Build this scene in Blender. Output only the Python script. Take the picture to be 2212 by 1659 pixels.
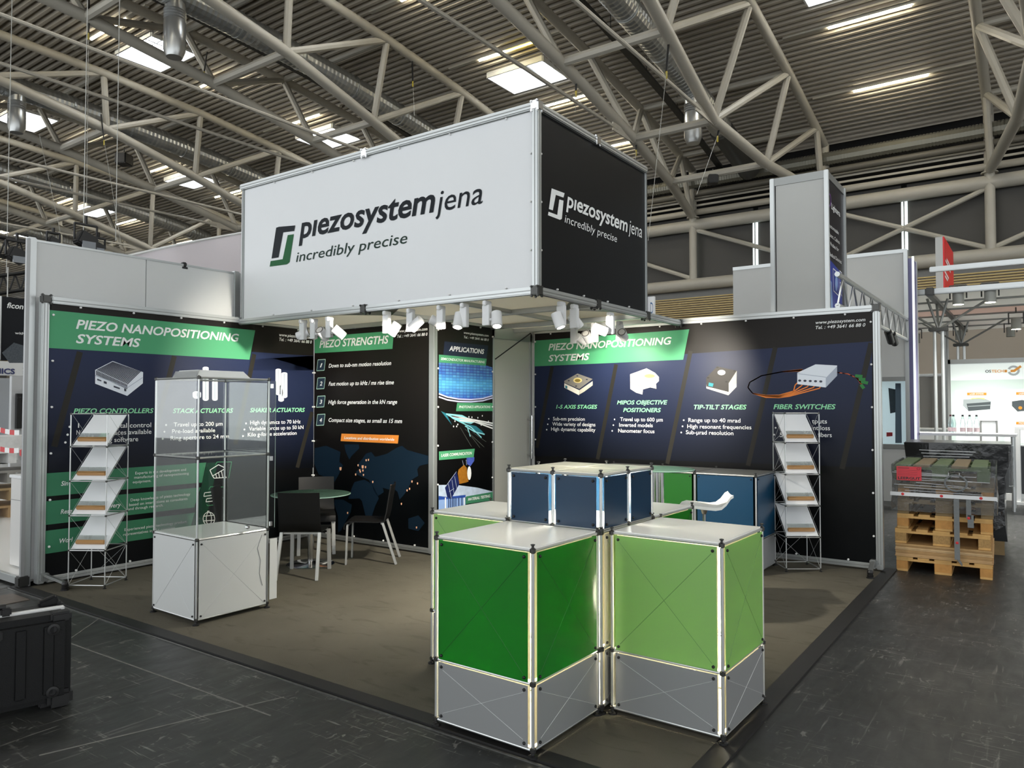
import bpy, bmesh, math, random
from mathutils import Vector, Matrix
random.seed(7)
for o in list(bpy.data.objects): bpy.data.objects.remove(o)
S = bpy.context.scene
COL = S.collection
# ------------------------------------------------------------------ camera
CX, CY, CZ = -2.893, -1.9148, 1.6195
FPX = 1611.02
_y, _p, _r = map(math.radians, (35.3374, 1.6987, 0.0096))
FW = Vector((math.cos(_y)*math.cos(_p), math.sin(_y)*math.cos(_p), math.sin(_p)))
_rt = Vector((math.sin(_y), -math.cos(_y), 0)); _up = _rt.cross(FW)
RT = _rt*math.cos(_r)+_up*math.sin(_r); UP = -_rt*math.sin(_r)+_up*math.cos(_r)
CAM = Vector((CX, CY, CZ))
cd = bpy.data.cameras.new('camera'); co = bpy.data.objects.new('camera', cd); COL.objects.link(co)
cd.sensor_fit = 'HORIZONTAL'; cd.sensor_width = 36; cd.lens = FPX/2212*36; cd.clip_end = 500; cd.clip_start = .05
m3 = Matrix((RT, UP, -FW)).transposed(); co.matrix_world = Matrix.Translation(CAM) @ m3.to_4x4()
S.camera = co
# ------------------------------------------------------------------ world, exposure
S.view_settings.view_transform = 'Standard'; S.view_settings.look = 'None'
S.view_settings.gamma = 1; S.view_settings.use_curve_mapping = False
S.view_settings.exposure = 1.12
W = bpy.data.worlds.new('hall_daylight'); S.world = W; W.use_nodes = True
W.node_tree.nodes['Background'].inputs[0].default_value = (.93, .97, 1, 1)
W.node_tree.nodes['Background'].inputs[1].default_value = 1.0
cy = S.cycles
cy.use_denoising = True; cy.max_bounces = 7; cy.diffuse_bounces = 4; cy.glossy_bounces = 3; cy.transmission_bounces = 6
cy.transparent_max_bounces = 24; cy.sample_clamp_indirect = 4; cy.sample_clamp_direct = 0; cy.caustics_reflective = False; cy.caustics_refractive = False
try: cy.use_light_tree = True
except Exception: pass
SPOT_W = 88.0; CUBE_W = 34.0; STRIP_E = 24.0; SKY_E = 7.0

def ray(u, v): return FW + RT*((u-1106)/FPX) - UP*((v-829.5)/FPX)
def onX(u, v, X): d = ray(u, v); return CAM + d*((X-CX)/d.x)
def onY(u, v, Y): d = ray(u, v); return CAM + d*((Y-CY)/d.y)
def onZ(u, v, Z): d = ray(u, v); return CAM + d*((Z-CZ)/d.z)
# ------------------------------------------------------------------ materials
def lin(h):
    h = h.lstrip('#'); v = [int(h[i:i+2], 16)/255 for i in (0, 2, 4)]
    return tuple((x/12.92 if x <= .04045 else ((x+.055)/1.055)**2.4) for x in v)
MATS = {}
def mat(name, col='#808080', rough=.5, metal=0, noise=0, nscale=6, emit=0, trans=0, bump=0, bscale=40, spec=.5, stretch=None, ecol=None):
    if name in MATS: return MATS[name]
    m = bpy.data.materials.new(name); m.use_nodes = True; MATS[name] = m
    nt = m.node_tree; b = nt.nodes['Principled BSDF']; c = lin(col) if isinstance(col, str) else col
    b.inputs['Base Color'].default_value = (*c, 1); b.inputs['Roughness'].default_value = rough
    b.inputs['Metallic'].default_value = metal; b.inputs['Specular IOR Level'].default_value = (.18 if ('print' in name or 'banner' in name) and spec == .5 else spec)
    tc = None
    def coord():
        nonlocal tc
        if tc is None:
            g = nt.nodes.new('ShaderNodeNewGeometry'); mp = nt.nodes.new('ShaderNodeMapping')
            nt.links.new(g.outputs['Position'], mp.inputs['Vector']); tc = mp
            if stretch: mp.inputs['Scale'].default_value = stretch
        return tc.outputs[0]
    if noise:
        n = nt.nodes.new('ShaderNodeTexNoise'); n.inputs['Scale'].default_value = nscale; n.inputs['Detail'].default_value = 6
        nt.links.new(coord(), n.inputs['Vector'])
        mx = nt.nodes.new('ShaderNodeMix'); mx.data_type = 'RGBA'
        mx.inputs[6].default_value = (*[max(0, x*(1-noise)) for x in c], 1); mx.inputs[7].default_value = (*[min(1, x*(1+noise)) for x in c], 1)
        nt.links.new(n.outputs['Fac'], mx.inputs[0]); nt.links.new(mx.outputs[2], b.inputs['Base Color'])
    if bump:
        n = nt.nodes.new('ShaderNodeTexNoise'); n.inputs['Scale'].default_value = bscale; n.inputs['Detail'].default_value = 4
        nt.links.new(coord(), n.inputs['Vector'])
        bp = nt.nodes.new('ShaderNodeBump'); bp.inputs['Strength'].default_value = bump; bp.inputs['Distance'].default_value = .01
        nt.links.new(n.outputs['Fac'], bp.inputs['Height']); nt.links.new(bp.outputs[0], b.inputs['Normal'])
    if emit:
        e = lin(ecol) if ecol else c
        b.inputs['Emission Color'].default_value = (*e, 1); b.inputs['Emission Strength'].default_value = emit
    if trans:   # thin translucent sheet
        t = nt.nodes.new('ShaderNodeBsdfTranslucent'); t.inputs[0].default_value = (*c, 1)
        ms = nt.nodes.new('ShaderNodeMixShader'); ms.inputs[0].default_value = trans
        out = nt.nodes['Material Output']
        nt.links.new(b.outputs[0], ms.inputs[1]); nt.links.new(t.outputs[0], ms.inputs[2]); nt.links.new(ms.outputs[0], out.inputs[0])
    return m
def glassmat(name, tint, refl=.12, rough=.02, frost=0, fcol=(.8, .9, .87), bump=0, bscale=8):
    if name in MATS: return MATS[name]
    m = bpy.data.materials.new(name); m.use_nodes = True; MATS[name] = m
    nt = m.node_tree; nt.nodes.remove(nt.nodes['Principled BSDF']); out = nt.nodes['Material Output']
    t = nt.nodes.new('ShaderNodeBsdfTransparent'); t.inputs[0].default_value = (*tint, 1)
    g = nt.nodes.new('ShaderNodeBsdfGlossy'); g.inputs['Roughness'].default_value = rough; g.inputs[0].default_value = (1, 1, 1, 1)
    f = nt.nodes.new('ShaderNodeFresnel'); f.inputs[0].default_value = 1.45
    ad = nt.nodes.new('ShaderNodeMath'); ad.operation = 'MULTIPLY_ADD'; ad.inputs[1].default_value = refl*5; ad.inputs[2].default_value = 0
    nt.links.new(f.outputs[0], ad.inputs[0])
    ms = nt.nodes.new('ShaderNodeMixShader'); nt.links.new(ad.outputs[0], ms.inputs[0])
    a = t.outputs[0]
    if frost:
        d = nt.nodes.new('ShaderNodeBsdfDiffuse'); d.inputs[0].default_value = (*fcol, 1)
        m2 = nt.nodes.new('ShaderNodeMixShader'); m2.inputs[0].default_value = frost
        nt.links.new(t.outputs[0], m2.inputs[1]); nt.links.new(d.outputs[0], m2.inputs[2]); a = m2.outputs[0]
    if bump:
        n = nt.nodes.new('ShaderNodeTexNoise'); n.inputs['Scale'].default_value = bscale; n.inputs['Detail'].default_value = 5; n.inputs['Distortion'].default_value = 1.5
        ge = nt.nodes.new('ShaderNodeNewGeometry'); nt.links.new(ge.outputs['Position'], n.inputs['Vector'])
        bp = nt.nodes.new('ShaderNodeBump'); bp.inputs['Strength'].default_value = bump; bp.inputs['Distance'].default_value = .05
        nt.links.new(n.outputs['Fac'], bp.inputs['Height']); nt.links.new(bp.outputs[0], g.inputs['Normal']); nt.links.new(bp.outputs[0], f.inputs['Normal'])
    nt.links.new(a, ms.inputs[1]); nt.links.new(g.outputs[0], ms.inputs[2]); nt.links.new(ms.outputs[0], out.inputs[0])
    return m
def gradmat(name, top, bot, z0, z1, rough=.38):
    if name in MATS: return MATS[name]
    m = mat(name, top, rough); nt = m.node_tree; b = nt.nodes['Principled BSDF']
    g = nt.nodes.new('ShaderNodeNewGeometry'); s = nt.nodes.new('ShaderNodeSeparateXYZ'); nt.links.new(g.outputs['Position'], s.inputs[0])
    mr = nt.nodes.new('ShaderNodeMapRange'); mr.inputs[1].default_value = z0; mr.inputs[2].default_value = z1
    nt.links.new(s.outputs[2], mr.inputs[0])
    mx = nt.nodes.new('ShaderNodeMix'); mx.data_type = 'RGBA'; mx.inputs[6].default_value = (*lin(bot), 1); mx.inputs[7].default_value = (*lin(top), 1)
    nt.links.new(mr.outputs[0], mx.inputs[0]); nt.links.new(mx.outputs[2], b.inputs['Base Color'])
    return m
ALU = mat('brushed_aluminium', '#b9bcbb', .35, .75, noise=.06, nscale=3)
ALUD = mat('shaded_aluminium_profile', '#8f918f', .4, .6)
CHR = mat('chrome', '#d5d5d5', .15, 1)
CONN = mat('dark_connector', '#4a4a48', .35, .8)
BLK = mat('black_plastic', '#0d0d0e', .5)
WHT = mat('white_panel', '#dcdedd', .45, noise=.02)
WHTG = mat('white_gloss_top', '#e9e9e6', .16)
# ------------------------------------------------------------------ builders
ORG = {}
def setp(o, label=None, cat=None, group=None, kind=None):
    if label: o['label'] = label
    if cat: o['category'] = cat
    if group: o['group'] = group
    if kind: o['kind'] = kind
    return o
def thing(name, label, cat, loc=(0, 0, 0), rz=0, group=None, local=False):
    o = bpy.data.objects.new(name, None); COL.objects.link(o); o.empty_display_size = .1
    o.location = loc; o.rotation_euler = (0, 0, rz); setp(o, label, cat, group)
    ORG[o.name] = Vector((0, 0, 0)) if local else Vector(loc)
    return o
class MB:
    def __init__(s): s.v = []; s.f = []
    def add(s, vs, fs):
        k = len(s.v); s.v += [Vector(x) for x in vs]; s.f += [tuple(i+k for i in f) for f in fs]; return s
    def box(s, x0, x1, y0, y1, z0, z1):
        vs = [(x, y, z) for z in (z0, z1) for y in (y0, y1) for x in (x0, x1)]
        return s.add(vs, [(0, 2, 3, 1), (4, 5, 7, 6), (0, 1, 5, 4), (2, 6, 7, 3), (0, 4, 6, 2), (1, 3, 7, 5)])
    def cbox(s, c, dx, dy, dz, R=None):
        R = R or Matrix.Identity(3); c = Vector(c)
        vs = [c + R @ Vector((x*dx/2, y*dy/2, z*dz/2)) for z in (-1, 1) for y in (-1, 1) for x in (-1, 1)]
        return s.add(vs, [(0, 2, 3, 1), (4, 5, 7, 6), (0, 1, 5, 4), (2, 6, 7, 3), (0, 4, 6, 2), (1, 3, 7, 5)])
    def tube(s, a, b, r, n=8, r2=None, caps=True):
        a = Vector(a); b = Vector(b); d = b-a
        if d.length < 1e-6: return s
        q = d.to_track_quat('Z', 'Y').to_matrix(); r2 = r if r2 is None else r2
        vs = [a+q @ Vector((math.cos(t)*r, math.sin(t)*r, 0)) for t in [2*math.pi*i/n for i in range(n)]]
        vs += [b+q @ Vector((math.cos(t)*r2, math.sin(t)*r2, 0)) for t in [2*math.pi*i/n for i in range(n)]]
        fs = [(i, (i+1) % n, n+(i+1) % n, n+i) for i in range(n)]
        if caps: fs += [tuple(range(n-1, -1, -1)), tuple(range(n, 2*n))]
        return s.add(vs, fs)
    def path(s, pts, r, n=6):
        for a, b in zip(pts, pts[1:]): s.tube(a, b, r, n)
        return s
    def bar(s, a, b, w, h, upv=(0, 0, 1)):
        a = Vector(a); b = Vector(b); d = (b-a).normalized(); side = d.cross(Vector(upv))
        if side.length < 1e-4: side = d.cross(Vector((1, 0, 0)))
        side.normalize(); u = side.cross(d)
        vs = [p+side*(sx*w/2)+u*(sz*h/2) for p in (a, b) for sx, sz in ((-1, -1), (1, -1), (1, 1), (-1, 1))]
        return s.add(vs, [(0, 1, 2, 3), (7, 6, 5, 4), (0, 4, 5, 1), (1, 5, 6, 2), (2, 6, 7, 3), (3, 7, 4, 0)])
    def lathe(s, prof, c=(0, 0, 0), n=24, R=None):
        R = R or Matrix.Identity(3); c = Vector(c); vs = []
        for (r, z) in prof:
            for i in range(n):
                t = 2*math.pi*i/n; vs.append(c+R @ Vector((r*math.cos(t), r*math.sin(t), z)))
        fs = []
        for k in range(len(prof)-1):
            for i in range(n):
                fs.append((k*n+i, k*n+(i+1) % n, (k+1)*n+(i+1) % n, (k+1)*n+i))
        if prof[0][0] > 1e-5: fs.append(tuple(range(n-1, -1, -1)))
        if prof[-1][0] > 1e-5: fs.append(tuple((len(prof)-1)*n+i for i in range(n)))
        return s.add(vs, fs)
    def extrude(s, poly, off):
        off = Vector(off); n = len(poly); P = [Vector(p) for p in poly]
        return s.add(P+[p+off for p in P], [tuple(range(n)), tuple(range(2*n-1, n-1, -1))]+[(i, (i+1) % n, n+(i+1) % n, n+i) for i in range(n)])
    def build(s, name, m, parent=None, smooth=False, bevel=0, **kw):
        org = ORG.get(parent.name, Vector()) if parent else Vector()
        me = bpy.data.meshes.new(name); me.from_pydata([v-org for v in s.v], [], s.f)
        bm = bmesh.new(); bm.from_mesh(me); bmesh.ops.recalc_face_normals(bm, faces=bm.faces)
        if bevel: bmesh.ops.bevel(bm, geom=bm.edges[:], offset=bevel, segments=2, affect='EDGES', clamp_overlap=True)
        bm.to_mesh(me); bm.free()
        if smooth:
            me.polygons.foreach_set('use_smooth', [True]*len(me.polygons))
            try: me.set_sharp_from_angle(angle=math.radians(38))
            except Exception: pass
        me.materials.append(m)
        o = bpy.data.objects.new(name, me); COL.objects.link(o)
        if parent: o.parent = parent; ORG[o.name] = org
        return setp(o, **kw)
def struct(name, mb, m, **kw): return mb.build(name, m, **kw) if kw.get('parent') else setp(mb.build(name, m, **kw), kind='structure')
KIDS = {}
def copytree(o, parent=None):
    c = o.copy(); COL.objects.link(c); ORG[c.name] = ORG.get(o.name, Vector())
    if parent: c.parent = parent; c.matrix_parent_inverse = o.matrix_parent_inverse.copy()
    for ch in list(o.children): copytree(ch, c)
    return c
# flat print on a plane: P=(axis, value, lift direction)
class Plane:
    def __init__(s, ax, val, sgn=-1): s.ax = ax; s.val = val; s.sgn = sgn
    def p(s, u, v, lift=0):
        q = onX(u, v, s.val) if s.ax == 'x' else onY(u, v, s.val)
        return q + s.n()*lift
    def n(s): return Vector((s.sgn, 0, 0)) if s.ax == 'x' else Vector((0, s.sgn, 0))
    def right(s): return Vector((0, 1, 0))*s.sgn if s.ax == 'x' else Vector((1, 0, 0))*(-s.sgn)
def prnt(pl, pts, m, parent, lift=.002, name='print'):
    mb = MB(); mb.add([pl.p(u, v, lift) for u, v in pts], [tuple(range(len(pts)))]); return mb.build(name, m, parent)
def lines(pl, segs, w, m, parent, lift=.003, name='print'):
    mb = MB(); n = pl.n()
    for pts in segs:
        P = [pl.p(u, v, lift) for u, v in pts]
        for a, b in zip(P, P[1:]):
            d = (b-a)
            if d.length < 1e-6: continue
            sd = d.normalized().cross(n)*(w/2); mb.add([a-sd, b-sd, b+sd, a+sd], [(0, 1, 2, 3)])
    return mb.build(name, m, parent)
def ell(cu, cv, ru, rv, n=20, a0=0, a1=360): return [(cu+ru*math.cos(math.radians(a0+(a1-a0)*i/n)), cv+rv*math.sin(math.radians(a0+(a1-a0)*i/n))) for i in range(n+(a1-a0 != 360))]
_fc = {}
def glyphs(s, shear, bold):
    k = (s, shear, bold)
    if k not in _fc:
        c = bpy.data.curves.new('t', 'FONT'); c.body = s; c.size = 1; c.shear = shear; c.offset = bold; c.resolution_u = 3
        o = bpy.data.objects.new('t', c); COL.objects.link(o)
        dg = bpy.context.evaluated_depsgraph_get(); me = bpy.data.meshes.new_from_object(o.evaluated_get(dg))
        _fc[k] = ([v.co.copy() for v in me.vertices], [tuple(p.vertices) for p in me.polygons])
        bpy.data.objects.remove(o); bpy.data.curves.remove(c); bpy.data.meshes.remove(me)
    return _fc[k]
def text(pl, s, u0, v0, u1, v1, cap, m, parent, shear=0, bold=0, lift=.004, name='lettering'):
    vs, fs = glyphs(s, shear, bold)
    if not vs: return
    a = pl.p(u0, v0); b = pl.p(u1, v1); z = (a.z+b.z)/2
    um, vm = (u0+u1)/2, (v0+v1)/2
    h = pl.p(um, vm-cap).z - pl.p(um, vm).z
    x0 = min(v.x for v in vs); x1 = max(v.x for v in vs)
    ln = (b-a).dot(pl.right()); sx = ln/(x1-x0); sy = h/.729
    R = pl.right(); n = pl.n(); base = Vector((a.x, a.y, z))+n*lift
    mb = MB(); mb.add([base+R*((v.x-x0)*sx)+Vector((0, 0, v.y*sy)) for v in vs], fs)
    return mb.build(name, m, parent)
def dots(pl, pts, r, m, parent, lift=.004, name='bullet_marks'):
    mb = MB(); R = pl.right()
    for u, v in pts:
        c = pl.p(u, v, lift); mb.add([c+R*(math.cos(t)*r)+Vector((0, 0, math.sin(t)*r)) for t in [i*math.pi/4 for i in range(8)]], [tuple(range(8))])
    return mb.build(name, m, parent)
def lamp(name, typ, loc, parent, energy, col=(1, .96, .86), target=None, size=.05, spot=60, blend=.6):
    l = bpy.data.lights.new(name, typ); l.energy = energy; l.color = col
    if typ == 'SPOT': l.spot_size = math.radians(spot); l.spot_blend = blend; l.shadow_soft_size = size
    elif typ == 'POINT': l.shadow_soft_size = size
    o = bpy.data.objects.new(name, l); COL.objects.link(o)
    org = ORG.get(parent.name, Vector()) if parent else Vector()
    o.location = Vector(loc)-org
    if target is not None: o.rotation_euler = (Vector(target)-Vector(loc)).to_track_quat('-Z', 'Y').to_euler()
    if parent: o.parent = parent
    return o
# ================================================================== HALL (the setting)
def floor_mat():
    m = mat('scuffed_black_hall_floor', '#2b2c2c', .33); nt = m.node_tree; b = nt.nodes['Principled BSDF']; L = nt.links.new
    g = nt.nodes.new('ShaderNodeNewGeometry')
    def noise(scale, sc, det=6, dist=0, rot=0):
        mp = nt.nodes.new('ShaderNodeMapping'); mp.inputs['Scale'].default_value = sc; mp.inputs['Rotation'].default_value = (0, 0, rot)
        n = nt.nodes.new('ShaderNodeTexNoise'); n.inputs['Scale'].default_value = scale; n.inputs['Detail'].default_value = det; n.inputs['Distortion'].default_value = dist
        L(g.outputs['Position'], mp.inputs[0]); L(mp.outputs[0], n.inputs['Vector']); return n.outputs['Fac']
    def ramp(src, a, bb):
        r = nt.nodes.new('ShaderNodeMapRange'); r.inputs[1].default_value = a; r.inputs[2].default_value = bb; L(src, r.inputs[0]); return r.outputs[0]
    def mul(a, bb, op='MULTIPLY'):
        x = nt.nodes.new('ShaderNodeMath'); x.operation = op
        for i, q in enumerate((a, bb)):
            if isinstance(q, float): x.inputs[i].default_value = q
            else: L(q, x.inputs[i])
        return x.outputs[0]
    s1 = ramp(noise(2.2, (1, 14, 1), 12, .4, .15), .62, .72); s2 = ramp(noise(4, (20, 1.0, 1), 12, .3, -.25), .60, .66)
    s3 = ramp(noise(12, (1, 2, 1), 12, 1.4), .60, .66); patch = ramp(noise(1.1, (1, 1, 1), 3), .42, .68); patch2 = ramp(noise(2.3, (1.6, 1, 1), 4, .5, 1), .46, .7)
    f = mul(mul(mul(s1, patch), mul(s2, patch2), 'ADD'), mul(s3, patch2), 'ADD')
    sp = ramp(noise(60, (1, 1, 1), 3), .74, .78); f = mul(f, mul(sp, .8), 'ADD'); f = mul(f, .5)
    tone = nt.nodes.new('ShaderNodeMix'); tone.data_type = 'RGBA'; tone.inputs[6].default_value = (*lin('#191a1a'), 1); tone.inputs[7].default_value = (*lin('#313230'), 1)
    L(noise(.7, (1, 1, 1), 6, .6), tone.inputs[0])
    mx = nt.nodes.new('ShaderNodeMix'); mx.data_type = 'RGBA'; mx.inputs[7].default_value = (*lin('#a9a7a0'), 1); mx.clamp_factor = True
    L(f, mx.inputs[0]); L(tone.outputs[2], mx.inputs[6]); L(mx.outputs[2], b.inputs['Base Color'])
    rr = nt.nodes.new('ShaderNodeMapRange'); rr.inputs[3].default_value = .3; rr.inputs[4].default_value = .6; L(noise(4, (1, 3, 1), 6, .5), rr.inputs[0]); L(rr.outputs[0], b.inputs['Roughness'])
    bp = nt.nodes.new('ShaderNodeBump'); bp.inputs['Strength'].default_value = .12; bp.inputs['Distance'].default_value = .01; L(noise(9, (1, 1, 1), 5), bp.inputs['Height']); L(bp.outputs[0], b.inputs['Normal'])
    return m
FL = floor_mat()
struct('floor', MB().box(-16, 37.6, -45, 106, -.2, 0), FL)
def seam(a, b, w=.012, m=None, nm='floor_seam'):
    return MB().bar((*a, .001), (*b, .001), w, .003).build(nm, m or mat('pale_worn_seam', '#6f6d68', .5, noise=.5, nscale=20), bpy.data.objects['floor'])
for q in (((-3, 1.15), (2, 5.9)), ((-1.1, 5.45), (.05, 5.65)), ((-.45, 3.9), (-.4, 1.4)), ((-1.3, 1.9), (-.2, 1.55))): seam(*q, w=.008)
MB().box(-.75, -.1, 5.0, 5.35, .0005, .006).build('floor_hatch', mat('brown_worn_plate', '#5b5148', .5, noise=.5, nscale=8), bpy.data.objects['floor'])
def zd(x): return 18.3-.0042*(x-10)**2
def zu(x): return zd(x)-.52
SKX = ((4.2, 6.4), (14.5, 16.7), (24.85, 27.1)); SKY = [(16.1+14*n, 19.2+14*n) for n in range(-4, 7)]
DECK = mat('grey_trapezoidal_deck', '#aaa294', .55, noise=.12, nscale=.8)
mb = MB(); xs = []; x = -16.0; P_ = .36
while x < 37.4:
    xs += [(x, 0), (x+.13, 0), (x+.19, .17), (x+.30, .17)]; x += P_
xs.append((x, 0))
for (xa, da), (xb, db) in zip(xs, xs[1:]):
    xm = (xa+xb)/2; iv = [(-45, 106)]
    if any(a <= xm <= b for a, b in SKX):
        iv = []; y0 = -45
        for a, b in SKY: iv.append((y0, a)); y0 = b
        iv.append((y0, 106))
    for a, b in iv: mb.add([(xa, a, zd(xa)+da), (xb, a, zd(xb)+db), (xb, b, zd(xb)+db), (xa, b, zd(xa)+da)], [(0, 1, 2, 3)])
ceil = struct('ceiling', mb, DECK)
MB().box(-16, 37.6, -45, 106, 19.3, 19.4).build('roof_slab', mat('dark_roof_slab', '#3a3a38', .8), ceil)
SKM = mat('bright_skylight_pane', '#f4f8ff', .3, emit=SKY_E); SKF = mat('white_skylight_frame', '#d9dad8', .5)
n_ = 0; fr0 = None
for (a, b) in SKX:
    for (c, d) in SKY:
        n_ += 1; z = zd((a+b)/2); r = bpy.data.objects.new('window_%d' % n_, None); COL.objects.link(r); r.location = ((a+b)/2, (c+d)/2, z); r['kind'] = 'structure'
        if fr0 is None:
            w, l = (b-a)/2, (d-c)/2; f = MB(); f.box(-w-.05, -w+.02, -l, l, -.1, .75).box(w-.02, w+.05, -l, l, -.1, .75).box(-w, w, -l-.05, -l+.02, -.1, .75).box(-w, w, l-.02, l+.05, -.1, .75)
            f.box(-w, w, -.05, .05, .45, .55).box(-.03, .03, -l, l, .47, .53)
            fr0 = f.build('window_frame', SKF, r).data; pn0 = MB().box(-w, w, -l, l, .6, .63).build('pane', SKM, r).data
        else:
            for nm, me in (('window_frame', fr0), ('pane', pn0)): q = bpy.data.objects.new(nm, me); COL.objects.link(q); q.parent = r
# ---- strip lights
TUB = mat('lit_fluorescent_tube', '#fff4d8', .4, emit=STRIP_E); TUBY = mat('warm_lit_tube', '#ffe38a', .4, emit=STRIP_E*.35, ecol='#f2d35a'); CASE = mat('grey_light_casing', '#a5a196', .5)
ROWS = (-2.5, 2.7, 8, 13.2, 18.6, 23.7, 28.5, 33.4); first = {}
rown = {-2.5: 'frontmost hidden row', 2.7: 'second row', 8: 'third row', 13.2: 'fourth row', 18.6: 'fifth row', 23.7: 'sixth row', 28.5: 'seventh row', 33.4: 'row nearest the far facade'}
for rx in ROWS:
    for k in range(-2, 7):
        yc = 3.3+14*k; z = zd(rx)-.04; odd = (rx in (23.7,) and k == 1)
        t = thing('strip_light', 'ceiling strip light, %s, %s' % (rown[rx], ('far right behind camera', 'right of camera', 'above the right side wall', 'above the hanging fascia box', 'left of the fascia, one bay on', 'left, two bays on', 'left, three bays on', 'left, four bays on', 'leftmost and farthest')[k+2]), 'strip light', (rx, yc, z), group='ceiling strip lights')
        if not first or True:
            if 'c' not in first:
                first['c'] = MB().box(-.09, .09, -3.25, 3.25, -.02, .06).build('casing', CASE, t, ).data
                # mesh stored in local frame
                me = first['c']
            else:
                q = bpy.data.objects.new('casing', first['c']); COL.objects.link(q); q.parent = t
        if 'ok' not in first:
            first['c'].transform(Matrix.Translation(Vector((rx, yc, z)))); first['ok'] = 1
            m_ = MB(); [m_.tube((0, -.72, -.05+0*i), (0, .72, -.05), .045, 8) for i in range(1)]
            me = bpy.data.meshes.new('tube'); me.from_pydata(m_.v, [], m_.f); me.materials.append(TUB); first['t'] = me
            me2 = me.copy(); me2.materials.clear(); me2.materials.append(TUBY); first['ty'] = me2
        for i, dy in enumerate((-.76, .76)):
            q = bpy.data.objects.new('tube', first['ty' if (odd and i == 0) else 't']); COL.objects.link(q); q.parent = t; q.location = (0, dy, 0)
# ---- facade
STEEL = mat('warm_grey_steel', '#b3aea1', .45, noise=.06, nscale=2)
PANL = mat('dark_facade_panel', '#45433f', .6); DRK = mat('black_void', '#0b0b0a', .9)
wb = struct('wall_back', MB().box(37.3, 37.6, -45, 106, 0, 7.6), mat('tan_lower_wall', '#a3998b', .8, noise=.05, nscale=.6))
for k in range(-6, 15):
    a, b = -.2+6.985*k+.03, -.2+6.985*(k+1)-.03
    if k in (0, 1): parts = ((a, 3.18 if k == 0 else 10.3), (3.45 if k == 0 else 10.6, b))
    else: parts = ((a, b),)
    for c, d in parts: MB().box(37.2, 37.35, c, d, 8.3, 12.3).build('facade_panel', PANL, wb)
MB().box(38.4, 38.5, -45, 106, 6.5, 16).build('dark_recess', DRK, wb)
MB().box(37.3, 37.6, -45, 106, 7.6, 8.3).build('grey_band', mat('grey_band', '#8f8f8c', .6), wb)
for i in range(14):   # louvres of the canopy soffit, seen above the stands
    z = 6.0+i*.12; MB().box(36.55-i*.02, 36.75-i*.02, -45, 106, z, z+.06).build('louvre', mat('timber_yellow_louvre', '#c3ac72', .5), wb)
for yy in (3.3, 10.45, 13.95):
    r = bpy.data.objects.new('window_%d' % (100+int(yy)), None); COL.objects.link(r); r.location = (37.2, yy, 10); r['kind'] = 'structure'
    MB().box(-.06, 0, -.13, -.02, -1.35, 1.7).box(-.06, 0, .04, .12, -1.35, 1.7).build('pane', mat('daylight_slit', '#e6f6f6', .3, emit=1.3), r)
    MB().box(-.1, 0, -.02, .04, -1.4, 1.75).box(-.1, 0, .12, .15, -1.4, 1.75).build('window_frame', ALUD, r)
def pipe(nm, x, z, r, m=STEEL, n=12): return MB().tube((x, -45, z), (x, 106, z), r, n).build(nm, m, wb, smooth=True)
pipe('main_beam', 36.8, 11.72, .33); pipe('upper_pipe', 36.7, 12.42, .17); pipe('lower_beam', 36.7, 8.4, .33); pipe('service_pipe', 36.6, 13.42, .17, mat('dark_pipe', '#6b675d', .5)); pipe('thin_pipe', 36.5, 13.15, .06, mat('dark_pipe', '#6b675d', .5))
for z in (12.72, 13.0): MB().box(36.6, 36.68, -45, 106, z, z+.1).build('rail', STEEL, wb)
mbd = MB()   # ribbed service duct under the roof edge
for i in range(420):
    y = -12+i*.14; mbd.tube((36.45, y, 14.0), (36.45, y+.1, 14.0), .34, 10, caps=False)
mbd.tube((36.45, -12, 14.0), (36.45, 47, 14.0), .31, 10); mbd.build('ribbed_duct', mat('ribbed_grey_foil', '#8c8a7e', .3, .5), wb)['kind'] = 'stuff'
YK = lambda k: -.2+6.985*k
# ---- trusses
LOWN = [(-4.8, 16.6, 7.2), (.2, 16.75, 6.6), (5.3, 16.6, 6.0), (10.3, 16.15, 5.4), (15.4, 15.4, 4.85), (20.4, 14.33, 4.12), (25.7, 13.0, 3.5), (30.8, 12.5, 4.6), (36.3, 12.2, 6.85)]
UPN = [-5.7, -.6, 4.5, 9.6, 14.7, 19.8, 24.9, 30.1, 35.0]
tl = {-1: 'just right of the frame', 0: 'at the far right, its post right of the red sign', 1: 'whose lower chord drops behind the sign tower', 2: 'whose lower chord ends right of the black fascia side', 3: 'crossing just above the white fascia', 4: 'running from upper left to the white fascia', 5: 'second from the left edge, below the nearer one', 6: 'low on the left, behind the nearer trusses', 7: 'lowest and farthest at the left', 8: 'farthest visible above the left stands', 9: 'dim and farthest of all at the left'}
def lownode(k, n):
    yc = YK(k)+(3.49 if k % 2 else -3.49); return Vector((n[0], yc-(n[2]/2 if k % 2 else -n[2]/2), n[1]))
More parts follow.
